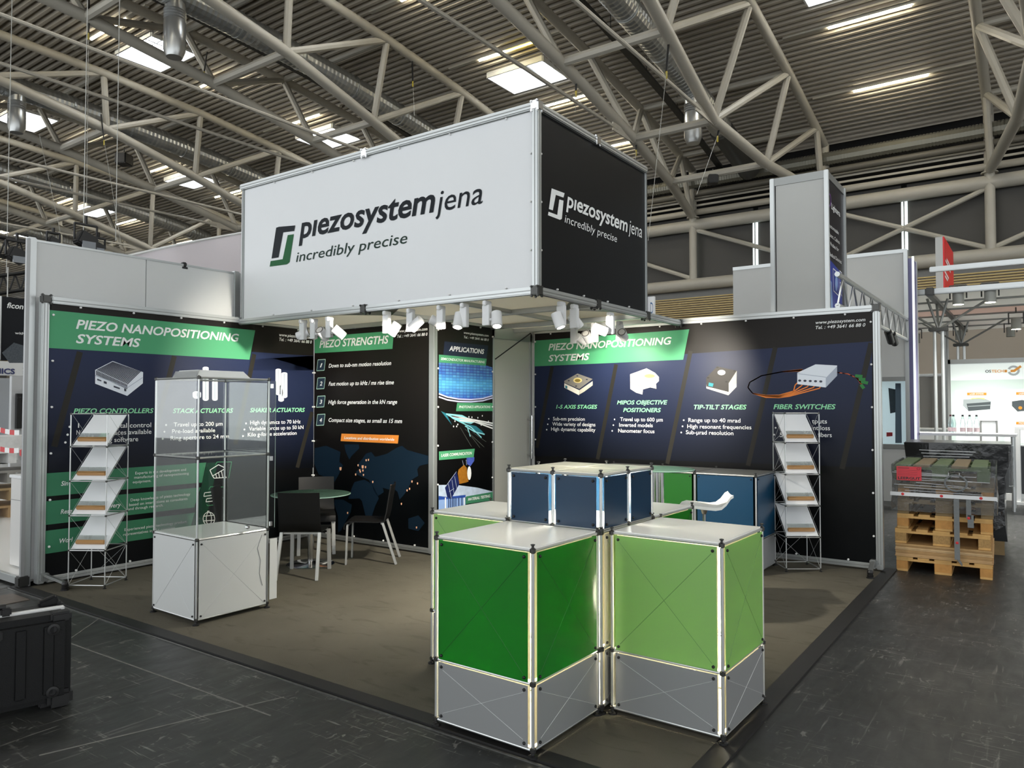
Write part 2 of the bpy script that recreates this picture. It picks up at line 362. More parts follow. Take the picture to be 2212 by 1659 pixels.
for k in range(-1, 10):
    t = thing('roof_truss', 'pale steel roof truss %s' % tl[k], 'roof truss', (37, YK(k), 8.4), group='hall roof trusses')
    ln = [lownode(k, n) for n in LOWN]; un = [Vector((x, YK(k), zu(x))) for x in UPN]+[Vector((36.7, YK(k), zu(36.7)))]
    MB().path(un, .20, 10).build('upper_chord', STEEL, t, smooth=True); MB().path(ln, .225, 10).build('lower_chord', STEEL, t, smooth=True)
    for i, q in enumerate(ln):
        for j in (i, i+1):
            if j < len(un): MB().tube(q, un[j], .15, 8).build('brace', STEEL, t, smooth=True)
    MB().tube((36.7, YK(k), 8.4), (36.7, YK(k), zu(36.7)), .21, 12).build('post', STEEL, t, smooth=True)
    MB().lathe([(.34, 0), (.34, .06), (.22, .1)], (36.7, YK(k), 12.1), 16).build('collar', STEEL, t)
    g = ln[6]; MB().bar(g+Vector((.2, 0, -.05)), g+Vector((-1.9, 0, -.05)), .05, .34).build('gusset_plate', STEEL, t)
    MB().tube(g+Vector((-1.5, 0, -.05)), (-12, g.y, g.z-.02), .07, 8).build('tie_rod', STEEL, t, smooth=True)
    if k % 2 == 0:   # cross members to its twin one bay to the right
        for i in range(1, 8):
            a = ln[i]; b = lownode(k-1, LOWN[i]); MB().tube(a, b, .17, 8).build('cross_tube', STEEL, t, smooth=True)
        for j in range(2, 9):
            MB().tube(un[j], (un[j].x, YK(k-1), un[j].z), .13, 8).build('purlin', STEEL, t, smooth=True)
for k, (a, b, c) in {0: (1, 11.45, 0)}.items(): pass
def fbrace(y0, z0, y1, z1): MB().tube((36.75, y0, z0), (36.75, y1, z1), .12, 8).build('diagonal_brace', STEEL, wb, smooth=True)
fbrace(YK(1), 11.5, YK(0), 8.7); fbrace(YK(1), 8.7, YK(0), 11.5); fbrace(YK(2), 11.5, YK(1), 8.7); fbrace(YK(3), 11.5, YK(2), 8.7); fbrace(YK(0), 8.7, YK(-1), 11.5)
# ---- ducts
GALV = mat('galvanised_spiral_duct', '#b9bbba', .3, .8); DUCTD = mat('dark_duct', '#4a4a47', .45, .5)
def duct(yc, x0, x1, label, drops):
    t = thing('ventilation_duct', label, 'air duct', (x0, yc, zd(x0)-1.5)); m = MB(); nseg = int((x1-x0)/.11); N = 18
    vs = []; fs = []
    for i in range(nseg+1):
        x = x0+(x1-x0)*i/nseg; r = .50+(.022 if i % 2 else 0)
        for j in range(N): a = 2*math.pi*j/N; vs.append((x, yc+r*math.cos(a), zd(x)-1.55+r*math.sin(a)))
    for i in range(nseg):
        for j in range(N): fs.append((i*N+j, i*N+(j+1) % N, (i+1)*N+(j+1) % N, (i+1)*N+j))
    fs += [tuple(range(N)), tuple(nseg*N+j for j in range(N))]; m.add(vs, fs); m.build('duct_body', GALV, t, smooth=False)
    for j in range(int((x1-x0)/3)):
        x = x0+1.5+3*j; MB().lathe([(.54, -.03), (.54, .03)], (x, yc, zd(x)-1.55), 18, Matrix.Rotation(math.pi/2, 3, 'Y')).build('clamp_ring', GALV, t)
    for (x, zb) in drops:
        z = zd(x)-1.7; m = MB(); pr = [(.36, z), (.36, z-.5)]
        q = z-.5
        for i in range(4): pr += [(.39, q-.03), (.36, q-.06)]; q -= .1
        pr += [(.38, q-.05), (.38, zb+.25), (.28, zb), (.02, zb)]
        m.lathe(pr, (x, yc, 0), 20); m.build('outlet', GALV, t, smooth=True)
duct(10.25, 17, 31.5, 'silver spiral duct with a hanging outlet right of the black fascia side', [(27.9, 13.05)])
duct(23.7, -2, 30, 'silver spiral duct above the left end of the white fascia, outlet at the top left', [(11.9, 14.35)])
duct(37.6, -2, 31, 'silver spiral duct at the far left edge with one hanging outlet', [(12.1, 14.6)])
duct(51.6, 4, 31, 'faint silver spiral duct low at the left, behind two others', [])
duct(65.6, 8, 31, 'farthest silver duct low at the left behind all the others', [])
t = thing('elbow_duct', 'dark smooth duct sloping down to the facade near the sign tower', 'air duct', (31.4, 10.25, 14.6))
MB().tube((31.4, 10.25, 14.75), (35.6, 10.25, 13.9), .55, 20).build('duct_body', DUCTD, t, smooth=True)
for yc, lb in ((12.1, 'dark cable tray right of the hanging silver outlet'), (26.0, 'dark cable tray beside the duct above the white fascia'), (39.6, 'dark cable tray beside the far left duct'), (53.5, 'dark cable tray low at the far left')):
    t = thing('cable_tray', lb, 'cable tray', (10, yc, zd(10)-.9)); m = MB()
    for i in range(14):
        a = -4+i*3.0; b = a+3.0; m.bar((a, yc, zd(a)-.75), (b, yc, zd(b)-.75), .3, .12)
    m.build('tray', DUCTD, t)
    for i in range(10):
        a = i*3.4; MB().tube((a, yc, zd(a)-.75), (a, yc, zd(a)+.05), .02, 5).build('hanger', DUCTD, t)
def speaker(u, v, X, s, label):
    c = onX(u, v, X); t = thing('loudspeaker', label, 'loudspeaker', tuple(c))
    R = Matrix.Rotation(.5, 3, 'Z'); MB().cbox(c, s, s*.9, s*.8, R).build('cabinet', mat('dark_speaker', '#2c2b29', .6), t, bevel=s*.05)
    MB().cbox(c-R @ Vector((s*.5, 0, 0)), s*.04, s*.75, s*.65, R).build('grille', BLK, t); MB().tube(c+Vector((0, 0, s*.4)), c+Vector((0, 0, s*1.0)), .03, 6).build('bracket', DUCTD, t)
speaker(535, 160, 20, .45, 'small dark loudspeaker hanging above the fascia left end near the top')
speaker(268, 345, 20, .8, 'large dark cube loudspeaker hanging at upper left'); speaker(190, 316, 20, .4, 'small dark loudspeaker left of the large cube one'); speaker(1540, 388, 30.8, .5, 'small dark loudspeaker clamped under a tube left of the grey tower')
BLKS = mat('black_strap', '#161616', .7); YEL = mat('yellow_tag', '#b8a63a', .6); WIRE = mat('steel_wire', '#a9a9a4', .4, .4)
def hang(a, b, Y, label, strap=True, wirelen=True):
    A = onY(*a, Y); Bq = onY(*b, Y); t = thing('rigging_cable', label, 'rigging cable', tuple(Bq)); L = (A-Bq).length
    if strap: M_ = A+(Bq-A)*min(.35, .9/max(L, .1)); MB().bar(A+Vector((0, 0, .35)), M_, .07, .03).build('strap', BLKS, t); MB().bar(M_, M_+Vector((0, 0, -.25)), .06, .03).build('tag', YEL, t); A = M_
    MB().tube(A, Bq, .009, 5).build('wire', WIRE, t)
hang((192, 20), (187, 440), 26.9, 'thin wire hanging from the truss node at the top left, black strap at its top')
hang((218, 262), (262, 530), 35.5, 'thin pale wire hanging from the middle left truss by a black strap', True)
hang((85, 290), (130, 500), 38, 'thin pale wire below the far left skylight', False)
hang((447, 130), (430, 200), 26.6, 'short black strap with yellow tag below the upper left truss node')
hang((1445, 105), (1400, 520), 8.3, 'long thin loop cable right of the black fascia side', True)
hang((1560, 265), (1505, 420), 8.5, 'short strap and wire left of the grey sign tower', True)
hang((890, 135), (895, 250), 20.75, 'black strap with yellow tag above the middle of the white fascia')
hang((1245, 170), (1243, 245), 12.3, 'black strap hanging above the right corner of the fascia')
hang((1375, 310), (1372, 350), 12, 'pair of black slings above the black fascia side')
struct('wall_left', MB().box(-16, 37.6, 105.5, 106, 0, 18), mat('grey_end_wall', '#6e6c68', .8))
# ================================================================== STAND WALLS, CARPET, FASCIA
YA, XB, YC_, XC2, XD, YD0, X0 = 5.4225, 3.2071, 3.4389, 4.2546, 5.1401, -.5757, .1705
PB, PT, RZ = .084, 2.553, 2.60
PA = Plane('y', YA-.002); PBp = Plane('x', XB-.002); PC = Plane('y', YC_-.002); PD = Plane('x', XD-.002)
def carpet_mat():
    m = mat('taupe_needle_carpet', '#5a564c', .95, noise=.22, nscale=2.2, bump=.25, bscale=160); nt = m.node_tree; b = nt.nodes['Principled BSDF']; b.inputs['Specular IOR Level'].default_value = .1
    g = nt.nodes.new('ShaderNodeNewGeometry'); mp = nt.nodes.new('ShaderNodeMapping'); mp.inputs['Scale'].default_value = (3, 1, 1); mp.inputs['Rotation'].default_value = (0, 0, .9)
    n = nt.nodes.new('ShaderNodeTexNoise'); n.inputs['Scale'].default_value = 3; n.inputs['Detail'].default_value = 9; n.inputs['Distortion'].default_value = 1.2
    nt.links.new(g.outputs['Position'], mp.inputs[0]); nt.links.new(mp.outputs[0], n.inputs['Vector'])
    r = nt.nodes.new('ShaderNodeMapRange'); r.inputs[1].default_value = .56; r.inputs[2].default_value = .72; r.inputs[4].default_value = .45; nt.links.new(n.outputs['Fac'], r.inputs[0])
    mx = nt.nodes.new('ShaderNodeMix'); mx.data_type = 'RGBA'; src = b.inputs['Base Color'].links[0].from_socket
    nt.links.new(r.outputs[0], mx.inputs[0]); nt.links.new(src, mx.inputs[6]); mx.inputs[7].default_value = (*lin('#3c382f'), 1); nt.links.new(mx.outputs[2], b.inputs['Base Color'])
    return m
CARP = carpet_mat()
t = thing('carpet', 'large taupe-brown needle felt carpet covering the stand floor', 'carpet', (2.5, 2, 0))
MB().box(.08, 5.35, -.62, 5.46, .0, .012).build('carpet_surface', CARP, t)
EDG = mat('dark_rubber_edging', '#121110', .6, noise=.2, nscale=20)
MB().box(-.02, .08, -.73, 5.6, 0, .014).build('edge_strip', EDG, t); MB().box(-.02, 5.35, -.73, -.62, 0, .014).build('edge_strip', EDG, t)
MB().box(-.045, -.035, -.75, 5.6, 0, .006).build('edge_tape', mat('shiny_edge_tape', '#5a5a57', .3, .3, noise=.6, nscale=30), t)
BLKP = gradmat('black_print', '#1b1714', '#030507', .6, 2.2); NAVY = gradmat('navy_fading_print', '#232c49', '#06080d', .9, 2.15); GRN = mat('green_print', '#4f9d70', .4); GRND = mat('deep_green_print', '#3f7f5e', .4)  # the black print's lighter brown top holds the spotlights' haze as colour
STR = mat('grey_stripe_print', '#26241f', .4); TW = mat('white_print', '#eef0ee', .45); TG = mat('mint_lettering', '#8bd9a4', .45); KNB = mat('white_knob', '#e8e8e6', .4)
def knobs(parent, pts, n, r=.011):
    m = MB(); n = Vector(n)
    R = n.to_track_quat('Z', 'Y').to_matrix()
    for p in pts: m.lathe([(r*.6, 0), (r, .006), (r*.9, .018), (.001, .022)], Vector(p), 8, R)
    return m
def wall(name, label, ax, val, a0, a1, rails=True, posts=(), poster=True, n=-1):
    # a0..a1 along the other axis
    t = thing(name, label, 'display wall', (val, (a0+a1)/2, 0) if ax == 'x' else ((a0+a1)/2, val, 0))
    def B(m, u0, u1, d0, d1, z0, z1): return m.box(d0, d1, u0, u1, z0, z1) if ax == 'x' else m.box(u0, u1, d0, d1, z0, z1)
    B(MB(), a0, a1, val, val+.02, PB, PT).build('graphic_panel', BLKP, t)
    B(MB(), a0, a1, val+.02, val+.03, .05, PT+.05).build('rear_panel', WHT, t)
    for i, (z0, z1, dd) in enumerate(((PT, PT+.062, -.022), (.03, PB, -.012))):
        B(MB(), a0, a1, val+dd, val+.06, z0, z1).build('rail', ALU, t, bevel=.006); B(MB(), a0, a1, val+dd-.004, val+dd+.002, z0+.025, z0+.032).build('rail_groove', ALUD, t)
    for p in posts:
        B(MB(), p-.032, p+.032, val-.02, val+.06, .03, PT+.062).build('post', ALU, t, bevel=.008)
        for q in (-.012, .014): B(MB(), p+q-.003, p+q+.003, val-.023, val-.017, .08, PT).build('post_groove', ALUD, t)
        m = MB(); c = (val+.0, p, PT+.035) if ax == 'x' else (p, val, PT+.035)
        m.cbox(c, .07, .07, .07)
        for z_ in (-.035, .035):
            for q in (-.035, .035): m.cbox((c[0]-.03 if ax == 'x' else c[0]+q, c[1]+q if ax == 'x' else c[1]-.03, c[2]+z_), .03, .03, .02)
        m.build('node_connector', CONN, t, bevel=.008)
    nv = (-1, 0, 0) if ax == 'x' else (0, -1, 0); pts = []
    L = a1-a0; k = max(2, int(round(L/.5)))
    for i in range(k):
        a = a0+.25+(L-.5)*i/(k-1) if k > 1 else a0
        for z in (PT-.012, PB+.012): pts.append((val-.001, a, z) if ax == 'x' else (a, val-.001, z))
    for i in range(6):
        z = .35+i*.42
        for a in (a0+.015, a1-.015): pts.append((val-.001, a, z) if ax == 'x' else (a, val-.001, z))
    for p in pts: knobs(t, [p], nv).build('fixing_knob', KNB, t, smooth=True)
    return t
wA = wall('banner_wall', 'dark banner wall at left with three green bars low down and a finned controller picture', 'y', YA, X0+.03, XB, posts=(X0-.02,))
wB = wall('banner_wall', 'dark banner wall with four numbered points, an orange bar and a faint world map', 'x', XB, YC_+.02, YA-.02)
wC = wall('banner_wall', 'narrow dark banner panel with wafer, light fibre and satellite pictures', 'y', YC_, XB+.03, XC2, posts=(XB-.0,))
wD = wall('banner_wall', 'dark banner wall at right with four product pictures and orange cable loops', 'x', XD, YD0, YC_-.02, posts=(YD0-.035,))
# cabin rear faces so that the room is closed
MB().box(XD, XD+.03, YC_, YA, .03, PT).build('cabin_rear_panel', WHT, wD)
def foot(px_, py_, dx, dy, t):
    a = Vector((px_, py_, .09)); b = Vector((px_+dx, py_+dy, .075)); m = MB(); m.bar(a+Vector((0, 0, .02)), b, .045, .022); m.cbox(a, .07, .06, .07); m.build('outrigger', ALUD, t, bevel=.008)
    MB().lathe([(.034, 0), (.034, .01), (.026, .012), (.03, .03), (.024, .033), (.028, .055), (.02, .075)], (b.x, b.y, .012), 12).build('rubber_foot', BLK, t)
foot(X0, YA-.03, .03, -.33, wA); foot(XD-.03, YD0+.02, -.34, -.03, wD)
# ---- artwork, wall A
A = wA
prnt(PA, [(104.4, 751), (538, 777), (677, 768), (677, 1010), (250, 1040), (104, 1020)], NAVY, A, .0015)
prnt(PA, [(543, 760), (677, 769), (677, 800), (536, 800)], NAVY, A, .0015)
lines(PA, [[(172.5, 760), (117, 965)], [(376.5, 769), (335, 930)], [(549, 765), (508, 960)], [(674, 890), (642, 1010)]], .055, STR, A, .002)
prnt(PA, [(106, 669.5), (551, 713.6), (538.6, 777), (104.4, 751.6)], GRN, A, .003)
SH = .22
def tx(P, par, m=TW, sh=0, b=0.0):
    def f(s, u0, v0, u1, v1, cap, m_=None, shear=None, bold=None): return text(P, s, u0, v0, u1, v1, cap, m_ or m, par, sh if shear is None else shear, b if bold is None else bold)
    return f
T = tx(PA, A)
T('PIEZO NANOPOSITIONING', 163.6, 710.4, 515.8, 737.3, 18.7, shear=SH, bold=.022); T('SYSTEMS', 163.6, 741, 303, 749.4, 19.5, shear=SH, bold=.022)
T('www.piezosystem.com', 602.8, 726.5, 673, 731.9, 6.5, shear=SH, bold=.012); T('Tel. : +49 3641 66 88 0', 602.8, 736.6, 673, 741.6, 6.8, shear=SH, bold=.012)
for s, a, b, c, d, e in (('PIEZO CONTROLLERS', 158.2, 892.7, 331.3, 892.4, 10.8), ('STACK ACTUATORS', 372.8, 892, 503, 891.5, 10), ('SHAKER ACTUATORS', 539.6, 890.2, 658, 889.9, 9.3)): T(s, a, b, c, d, e, TG, SH, .022)
for s, a, b, c, d, e in (('I', 168, 924, 170.5, 924, 10.5), ('digital control', 236, 923.6, 326, 923.4, 10.5), ('N', 164.6, 939, 172, 939, 10.5), ('interfaces available', 212, 938.6, 326.6, 938.3, 10.5), ('g software', 235, 954, 298, 954, 10.5),
    ('Travel up to 200 µm', 374.7, 920.3, 480.4, 920.3, 9), ('Pre-load available', 371.2, 935, 464.2, 934.2, 9), ('Ring aperture to 24 mm', 368, 950.3, 493.7, 946.5, 9),
    ('High dynamics to 70 kHz', 540, 916, 648.7, 915.2, 8.5), ('Variable forces up to 50 kN', 537.3, 929.4, 655, 927.2, 8.5), ('Kilo g-force acceleration', 534.8, 942, 640.2, 939.9, 8.5)): T(s, a, b, c, d, e, bold=.006)
dots(PA, [(150, 922), (145.6, 939), (140.8, 955.7), (358.2, 918), (354.7, 932.6), (351, 947.8), (531, 914.6), (527.5, 927.8), (524.4, 942)], .011, TW, A)
prnt(PA, [(447, 1000), (470, 999), (440, 1150), (410, 1152)], mat('dark_green_print', '#123a2b', .4), A, .0018)
prnt(PA, [(100, 1022.5), (445.3, 999), (436, 1042.4), (99.4, 1072.5)], GRND, A); prnt(PA, [(99, 1083), (433, 1052.8), (419.3, 1096.2), (97.5, 1134)], GRND, A); prnt(PA, [(97.5, 1146.8), (420.3, 1107.3), (408, 1150), (95.9, 1196.8)], GRND, A)
for s, a, b, c, d in (('Sin', 131.3, 1049.4, 147, 1048), ('Rese', 130.4, 1109.8, 155, 1108), ('very', 238, 1097.8, 261, 1093.7), ('Worl', 128, 1172.8, 157, 1170)): T(s, a, b, c, d, 10, shear=SH, bold=.015)
for s, a, b, c, d in (('Experts in the development and', 291.8, 1024, 401.3, 1017.7), ('manufacturing of nanopositioning', 289.6, 1033.5, 407.3, 1025.6), ('equipment.', 286.4, 1044, 326, 1040.8),
    ('Deep knowledge of piezo technology', 281.6, 1082.6, 410.4, 1070), ('based on interactions as consultants', 278.5, 1092.4, 404.4, 1080.4), ('and through research.', 276.3, 1102.5, 352.2, 1093.7),
    ('Experienced piezo technology product', 268.4, 1146.8, 402.5, 1129.4), ('representatives in 25+ countries.', 265.8, 1156.3, 379, 1143)): T(s, a, b, c, d, 6)
z2 = lambda L: [(x/3.16, 900+y/3.16) for x, y in L]
lines(PA, [z2([(1432, 365), (1490, 328), (1540, 352), (1450, 405), (1432, 365)]), z2([(1450, 405), (1460, 420), (1545, 415)]), z2([(1470, 388), (1478, 416)]), z2([(1490, 380), (1498, 416)]), z2([(1510, 370), (1520, 416)]), z2([(1530, 362), (1540, 414)]),
    z2([(1395, 520), (1475, 510), (1475, 532), (1390, 545), (1395, 520)]), z2([(1410, 560), (1500, 548), (1500, 570), (1405, 582), (1410, 560)]), z2(ell(1483, 515, 24, 26, 12)+[(1507, 515)]), z2([(1500, 535), (1520, 556)]),
    z2(ell(1425, 697, 40, 46, 14)+[(1465, 697)]), z2(ell(1425, 697, 18, 46, 12)+[(1443, 697)]), z2([(1387, 680), (1463, 672)]), z2([(1387, 712), (1463, 706)]), z2([(1415, 655), (1415, 645), (1428, 645)])], .008, TW, A)
lines(PA, [z2([(1470, 330), (1480, 310), (1580, 308), (1560, 420)]), z2([(1425, 498), (1435, 478), (1530, 480)]), z2([(1410, 598), (1415, 608), (1510, 596), (1520, 560)]), z2([(1460, 660), (1500, 652), (1490, 730)])], .006, GRN, A)
# controller picture
PW = mat('pale_print', '#e3e9f1', .4); PG = mat('grey_print', '#aeb6c4', .4); PDk = mat('dark_ink', '#20263a', .4)
z7 = lambda L: [(180+x/8.296, 760+y/8.296) for x, y in L]
prnt(PA, z7([(525, 165), (1070, 365), (1065, 565), (785, 790), (210, 570), (210, 325)]), PW, A)
lines(PA, [z7([(235+24.5*i, 335+11.2*i), (235+24.5*i+2, 420+11.2*i)]) for i in range(23)]+[z7([(245+24.5*i, 330+11.2*i), (525+24*i*.92+10, 180+7.6*i)]) for i in range(23)], .009, PDk, A, .0035)
lines(PA, [z7([(212, 425), (790, 640), (1060, 460)])], .006, PG, A, .004)
for q in ([(245, 480), (320, 510), (320, 530), (245, 510)], [(362, 520), (415, 540), (415, 580), (362, 562)], [(540, 605), (650, 645), (650, 672), (540, 635)], [(728, 650), (765, 665), (765, 712), (728, 700)]): prnt(PA, z7(q), PDk, A, .0045)
# actuator pictures
def tubepic(P, par, cx, y0, y1, w):
    prnt(P, ell(cx, y0, w/2, w*.22, 8, 180, 360)+ell(cx, y1, w/2, w*.3, 8, 0, 180), PW, par); prnt(P, [(cx-w*.12, y0), (cx+w*.12, y0), (cx+w*.12, y1), (cx-w*.12, y1)], PG, par, .003)
tubepic(PA, A, 444, 795, 862, 13); tubepic(PA, A, 464, 805, 862, 12); tubepic(PA, A, 425, 849, 856, 18); tubepic(PA, A, 601, 799, 850, 12); tubepic(PA, A, 614, 807, 856, 13); tubepic(PA, A, 607, 835, 864, 12)
# ---- artwork, wall B
B_ = wB; T = tx(PBp, B_, sh=SH, b=.015)
prnt(PBp, [(679.7, 728), (851, 714.6), (848, 753.5), (679.7, 763)], GRN, B_)
T('PIEZO STRENGTHS', 690.5, 751.3, 840, 741.5, 17, bold=.022); T('www.piezosystem.com', 859, 718, 923.9, 714, 6.5, bold=.01); T('Tel. : +49 3641 66 88 0', 858.3, 729.4, 923.9, 725, 6.5, bold=.01)
NB = mat('slate_print', '#2c3a48', .4)
for i in range(4):
    q = [(687.3-.3*i, 777.2+39.4*i), (703.5-.3*i, 776.3+39.4*i), (700.6-.3*i, 800+39.4*i), (684.5-.3*i, 801+39.4*i)]
    prnt(PBp, q, NB, B_); lines(PBp, [q+[q[0]]], .009, mat('pale_green_ink', '#a5c8b8', .4), B_); T(str(i+1), 691.5-.3*i, 793.6+39.4*i, 697-.3*i, 793.3+39.4*i, 9)
T('Down to sub-nm motion resolution', 710.4, 793.7, 845.6, 789, 9); T('Fast motion up to kHz / ms rise time', 710.4, 833.2, 851.3, 830, 9); T('High force generation in the kN range', 709.8, 872.8, 858.5, 872.2, 9); T('Compact size stages, as small as 15 mm', 710.4, 911.7, 869, 913.3, 9)
z8 = lambda L: [(660+x/7.373, 960+y/7.373) for x, y in L]
MAP = mat('dim_blue_map_print', '#10202e', .4); SEA = gradmat('night_blue_print', '#0a0f16', '#06090f', .2, 1.6)
for q in ([(150, 60), (330, 20), (560, 120), (540, 280), (600, 330), (520, 500), (470, 590), (400, 590), (330, 520), (210, 480), (140, 300)], [(620, 0), (850, 0), (860, 60), (740, 180), (700, 240), (640, 120)],
    [(900, 240), (960, 150), (1050, 120), (1110, 200), (1300, 150), (1440, 60), (1540, 20), (1620, 90), (1990, 190), (1990, 300), (1820, 340), (1780, 400), (1800, 500), (1700, 560), (1640, 700), (1570, 800), (1500, 880), (1470, 760), (1400, 700), (1330, 720), (1230, 690), (1110, 600), (1000, 560), (820, 480), (800, 440), (870, 380), (830, 320)],
    [(1010, 560), (1110, 600), (1230, 690), (1250, 760), (1140, 830), (1080, 700)], [(780, 600), (940, 560), (1070, 640), (1170, 860), (1110, 980), (1060, 1140), (960, 1150), (900, 900), (860, 860), (680, 870), (740, 690)], [(460, 880), (600, 880), (740, 960), (720, 1080), (560, 1380), (520, 1400), (520, 1150), (460, 960)], [(1640, 1180), (1800, 1130), (1900, 1250), (1800, 1380), (1640, 1340)]): prnt(PBp, z8(q), MAP, B_)
OR = mat('orange_print', '#e08a3a', .4)
prnt(PBp, [(738, 936.7), (861.7, 940.2), (859.8, 958.2), (736, 952.8)], OR, B_); T('Locations and distribution worldwide', 744, 949, 852.2, 951.3, 6)
MK = mat('pale_orange_marker', '#f0b48c', .4)
for x, y, big in ((562, 388, 1), (842, 333, 0), (970, 253, 0), (1007, 247, 0), (915, 358, 1), (960, 362, 0), (868, 412, 0), (918, 417, 0), (877, 436, 0), (803, 480, 0), (927, 487, 0), (1075, 598, 0), (1368, 657, 0), (1700, 592, 0), (1788, 622, 0), (1662, 708, 0), (1622, 733, 0), (1531, 947, 0), (675, 1092, 0), (1772, 1325, 0), (333, 627, 0)):
    w, h = (17, 26) if big else (10, 17); prnt(PBp, z8([(x-w, y-h), (x+w, y-h), (x+w*.8, y+h*.6), (x, y+h*1.1), (x-w, y+h*.5)]), MK, B_, .004)
# ---- artwork, wall C
T = tx(PC, wC, sh=SH, b=.018)
za = lambda L: [(940+x/8.293, 730+y/8.293) for x, y in L]; zb = lambda L: [(940+x/8.73, 920+y/8.73) for x, y in L]
def wafer():
    m = mat('blue_wafer_print', '#2a4fb0', .35); nt = m.node_tree; b = nt.nodes['Principled BSDF']; L = nt.links.new
    g = nt.nodes.new('ShaderNodeNewGeometry'); s = nt.nodes.new('ShaderNodeSeparateXYZ'); L(g.outputs['Position'], s.inputs[0]); cb = nt.nodes.new('ShaderNodeCombineXYZ'); L(s.outputs[0], cb.inputs[0]); L(s.outputs[2], cb.inputs[1])
    br = nt.nodes.new('ShaderNodeTexBrick'); br.offset = 0; br.inputs['Scale'].default_value = 13; br.inputs['Brick Width'].default_value = .8; br.inputs['Row Height'].default_value = .42; br.inputs['Mortar Size'].default_value = .05
    br.inputs['Color1'].default_value = (*lin('#3f86d8'), 1); br.inputs['Color2'].default_value = (*lin('#6fc3ea'), 1); br.inputs['Mortar'].default_value = (*lin('#1c2b78'), 1); L(cb.outputs[0], br.inputs['Vector'])
    mr = nt.nodes.new('ShaderNodeMapRange'); mr.inputs[1].default_value = 1.72; mr.inputs[2].default_value = 2.15; L(s.outputs[2], mr.inputs[0])
    cr = nt.nodes.new('ShaderNodeValToRGB'); e = cr.color_ramp.elements; e[0].color = (*lin('#3a4db8'), 1); e[1].color = (*lin('#4a3f86'), 1); k = cr.color_ramp.elements.new(.35); k.color = (*lin('#5fb9e6'), 1); k = cr.color_ramp.elements.new(.62); k.color = (*lin('#3a4f9c'), 1)
    L(mr.outputs[0], cr.inputs[0]); mx = nt.nodes.new('ShaderNodeMix'); mx.data_type = 'RGBA'; mx.inputs[0].default_value = .6; L(br.outputs[0], mx.inputs[6]); L(cr.outputs[0], mx.inputs[7]); L(mx.outputs[2], b.inputs['Base Color']); return m
prnt(PC, [(959.9, 737.5), (1054.6, 746.3), (1050.5, 776), (956.9, 770)], mat('navy_plain_print', '#242b3f', .4), wC)
prnt(PC, za([(62, 440), (905, 490), (1025, 530), (1025, 1030), (850, 1085), (640, 1100), (380, 1080), (200, 1040), (62, 990)]), wafer(), wC)
lines(PC, [za([(62, 1000), (220, 1060), (420, 1095), (640, 1105), (850, 1085), (1025, 1035)]), za([(62, 1055), (220, 1110), (420, 1140), (640, 1145), (850, 1125), (1025, 1075)])], .016, mat('lilac_print', '#cfd0ee', .4), wC)
prnt(PC, [(947.5, 766), (1051, 774.9), (1049, 790), (947.5, 782.7)], GRN, wC, .003); prnt(PC, za([(390, 1163), (1028, 1165), (1028, 1310), (370, 1312)]), GRN, wC, .003)
T('APPLICATIONS', 969.5, 757.5, 1045.5, 764.5, 10.5, bold=.03); T('SEMICONDUCTOR MANUFACTURING', 951.5, 777.6, 1046.7, 784.6, 5.4); T('PHOTONICS APPLICATIONS', 991, 881.8, 1059, 881.2, 5.4)
T('www.piezosystem.com', 1001.4, 721, 1055, 727.4, 5.4); T('Tel. : +49 3641 66 88 0', 1001.4, 731.2, 1055, 736.2, 5.4)
CYN = mat('cyan_glow_print', '#8fd6de', .4); CY2 = mat('teal_print', '#2f7786', .4); LG = mat('faint_line_print', '#5c605c', .4)
lines(PC, [za([(200, 1380), (700, 1490), (1025, 1570)]), za([(200, 1380), (600, 1450), (1028, 1530)]), za([(430, 1480), (700, 1500), (1025, 1620)])], .016, TW, wC)
lines(PC, [za([(190, 1360), (560, 1560)])+zb([(660, 200)]), za([(300, 1430), (640, 1600)])+zb([(870, 220)]), zb([(560, 0), (740, 110), (930, 160)]), za([(200, 1370), (480, 1400)])], .014, CYN, wC)
prnt(PC, za([(190, 1350), (480, 1380), (720, 1500), (640, 1540), (430, 1500), (300, 1440)]), CYN, wC); prnt(PC, za([(100, 1310), (190, 1350), (300, 1560)]), CY2, wC); prnt(PC, za([(560, 1540), (730, 1580), (830, 1659)])+zb([(930, 160), (740, 90)]), CY2, wC)
lines(PC, [zb([(470, 30), (680, 390)]), zb([(600, 90), (840, 410)]), zb([(700, 120), (960, 300)]), zb([(560, 60), (920, 400)])], .005, LG, wC)
dots(PC, za([(600, 1415), (655, 1420), (840, 1395), (950, 1495), (760, 1430), (350, 1490), (400, 1550), (380, 1585), (325, 1585), (720, 1480), (820, 1560)]), .01, TW, wC)
prnt(PC, zb([(62, 1115), (250, 1112), (450, 1120), (800, 1165), (1075, 1235), (1060, 1300), (62, 1395)]), mat('pale_cloud_print', '#b9c8dc', .4, noise=.35, nscale=14), wC)
prnt(PC, zb([(62, 1320), (230, 1340), (570, 1300), (570, 1350), (62, 1395)]), mat('deep_blue_print', '#2b4c9e', .4, noise=.4, nscale=20), wC, .003)
prnt(PC, zb([(62, 1395), (570, 1330), (570, 1500), (62, 1600)]), mat('ice_blue_print', '#8aa8d8', .4), wC)
lines(PC, [zb([(x, 1350), (x, 1580)]) for x in (250, 285, 320, 350, 385, 440, 500)], .016, mat('steel_blue_print', '#31456f', .4), wC, .004); lines(PC, [zb([(x, 1350), (x, 1580)]) for x in (190, 545)], .02, TW, wC, .004)
SP = mat('solar_print', '#1c2656', .4); GO = mat('gold_print', '#a06a22', .4, noise=.5, nscale=30)
